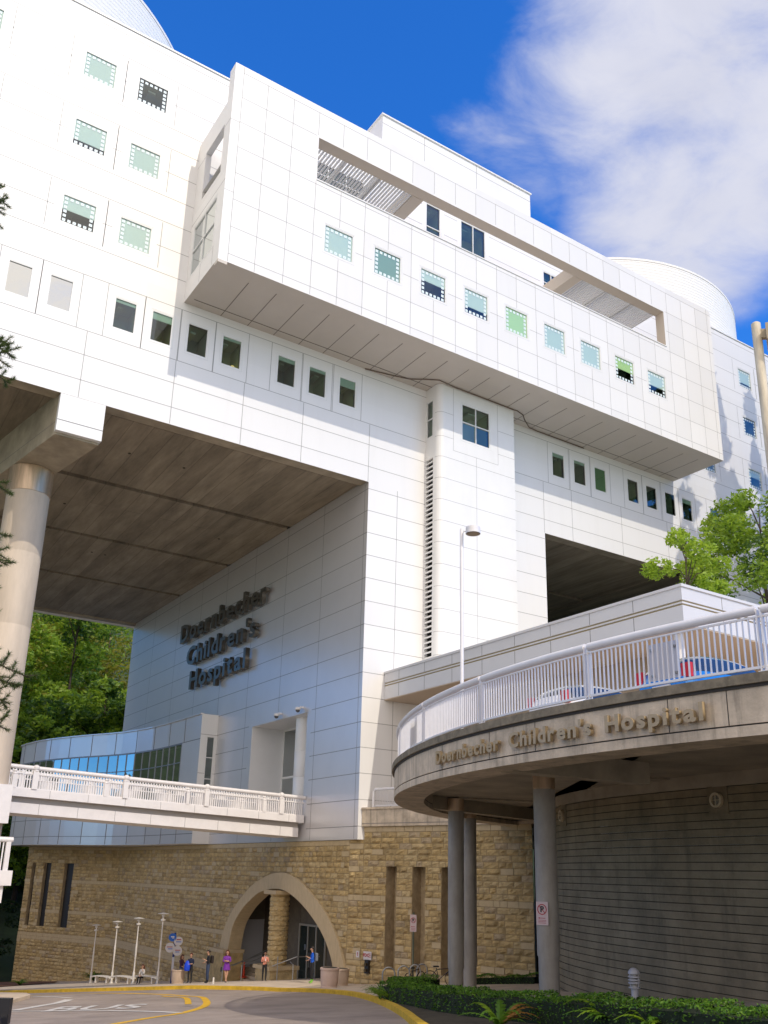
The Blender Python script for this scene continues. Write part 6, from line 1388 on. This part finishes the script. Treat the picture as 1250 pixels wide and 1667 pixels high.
# paved court under the ramp
ct = [(20.8, 18), (21.5, 24), (23.2, 29), (22.4, 32.4), (24, 36), (31, 36.5), (31.4, 34), (26, 26), (23.6, 20), (23, 14), (21, 12)]
mb = MB(); cxy = (23.3, 24.0)
for k in range(len(ct)):
    a, b = ct[k], ct[(k+1) % len(ct)]
    for i in range(5):
        f0, f1 = i/5, (i+1)/5; LL = lambda p, f: (cxy[0]+(p[0]-cxy[0])*f, cxy[1]+(p[1]-cxy[1])*f); q0, q1, q2, q3 = LL(a, f0), LL(b, f0), LL(b, f1), LL(a, f1)
        mb.poly([(*q0, zg(q0[1])+.17), (*q3, zg(q3[1])+.17), (*q2, zg(q2[1])+.17), (*q1, zg(q1[1])+.17)])
tag(mb.build('paved_court', WALK), kind='structure')
# ferns and spiky plants
def fern(x, y, n, L_, seed, lab, mats, z=None, width=.10, group=None, name='fern'):
    rg = random.Random(seed); z = zg(y)+.12 if z is None else z; mb = MB()
    for k in range(n):
        a = rg.uniform(0, 6.28); ln_ = L_*rg.uniform(.7, 1.1); up = rg.uniform(.55, 1.0); mi = rg.choice(range(len(mats))); prev = Vector((x, y, z)); d = Vector((math.cos(a), math.sin(a), 0)); s_ = Vector((-d.y, d.x, 0))
        for i in range(9):
            f = (i+1)/9; p = Vector((x, y, z))+d*ln_*f*.85+Vector((0, 0, ln_*up*(f-.75*f*f)*1.35)); w_ = width*math.sin(math.pi*min(.97, f*.9+.08))
            for sg in (-1, 1):   # leaflets either side
                tip = p+s_*sg*w_+d*.04-Vector((0, 0, .015)); mb.poly([prev, p, tip, prev+s_*sg*w_*.6+d*.02], mi)
            prev = p
    o = mb.build(name, mats); return tag(o, lab, 'plant', group)
FB = [leafmat('fern_lime', (.22, .36, .02), (.34, .50, .02)), leafmat('fern_green', (.10, .22, .02), (.18, .32, .02))]; FO_ = leafmat('fern_orange', (.36, .17, .03), (.4, .2, .03))
fern(13.75, 16.3, 16, 1.05, 1, 'bright lime fern with orange fronds at the bottom edge', FB+[FO_]); fern(14.5, 13.7, 20, 1.15, 2, 'green fern spreading in front of the bollard light', [FB[1], FB[0]]); fern(14.0, 12.2, 14, .9, 3, 'small fern right of the bollard light', [FB[1], FB[0]])
for i, (x, y, lb) in enumerate([(19.9, 30.1, 'spiky grass-like plant nearest the yellow kerb'), (20.6, 31.3, 'spiky plant behind the first one at the hedge end'), (19.0, 28.2, 'spiky plant at the front corner of the planting bed'), (21.6, 32.0, 'spiky plant between the hedge and bike racks')]):
    fern(x, y, 34, .95, 20+i, lb, [LG[1], LG[2], FB[1]], width=.03, group='spiky plants at the hedge end', name='spiky_plant')
for i, (x, y, lb) in enumerate([(15.8, 76.5, 'low light green weed at the left of the bark bed'), (18.6, 79, 'light green tuft in the bark bed by the lit stone'), (26.0, 84.5, 'dark bush at the foot of the wall left of the first lamp')]):
    fern(x, y, 26 if i < 2 else 60, .9 if i < 2 else 1.5, 40+i, lb, [FB[1], LG[1]] if i < 2 else [LG[2], LG[1]], width=.08, z=zg(y)+.2, name='bush')
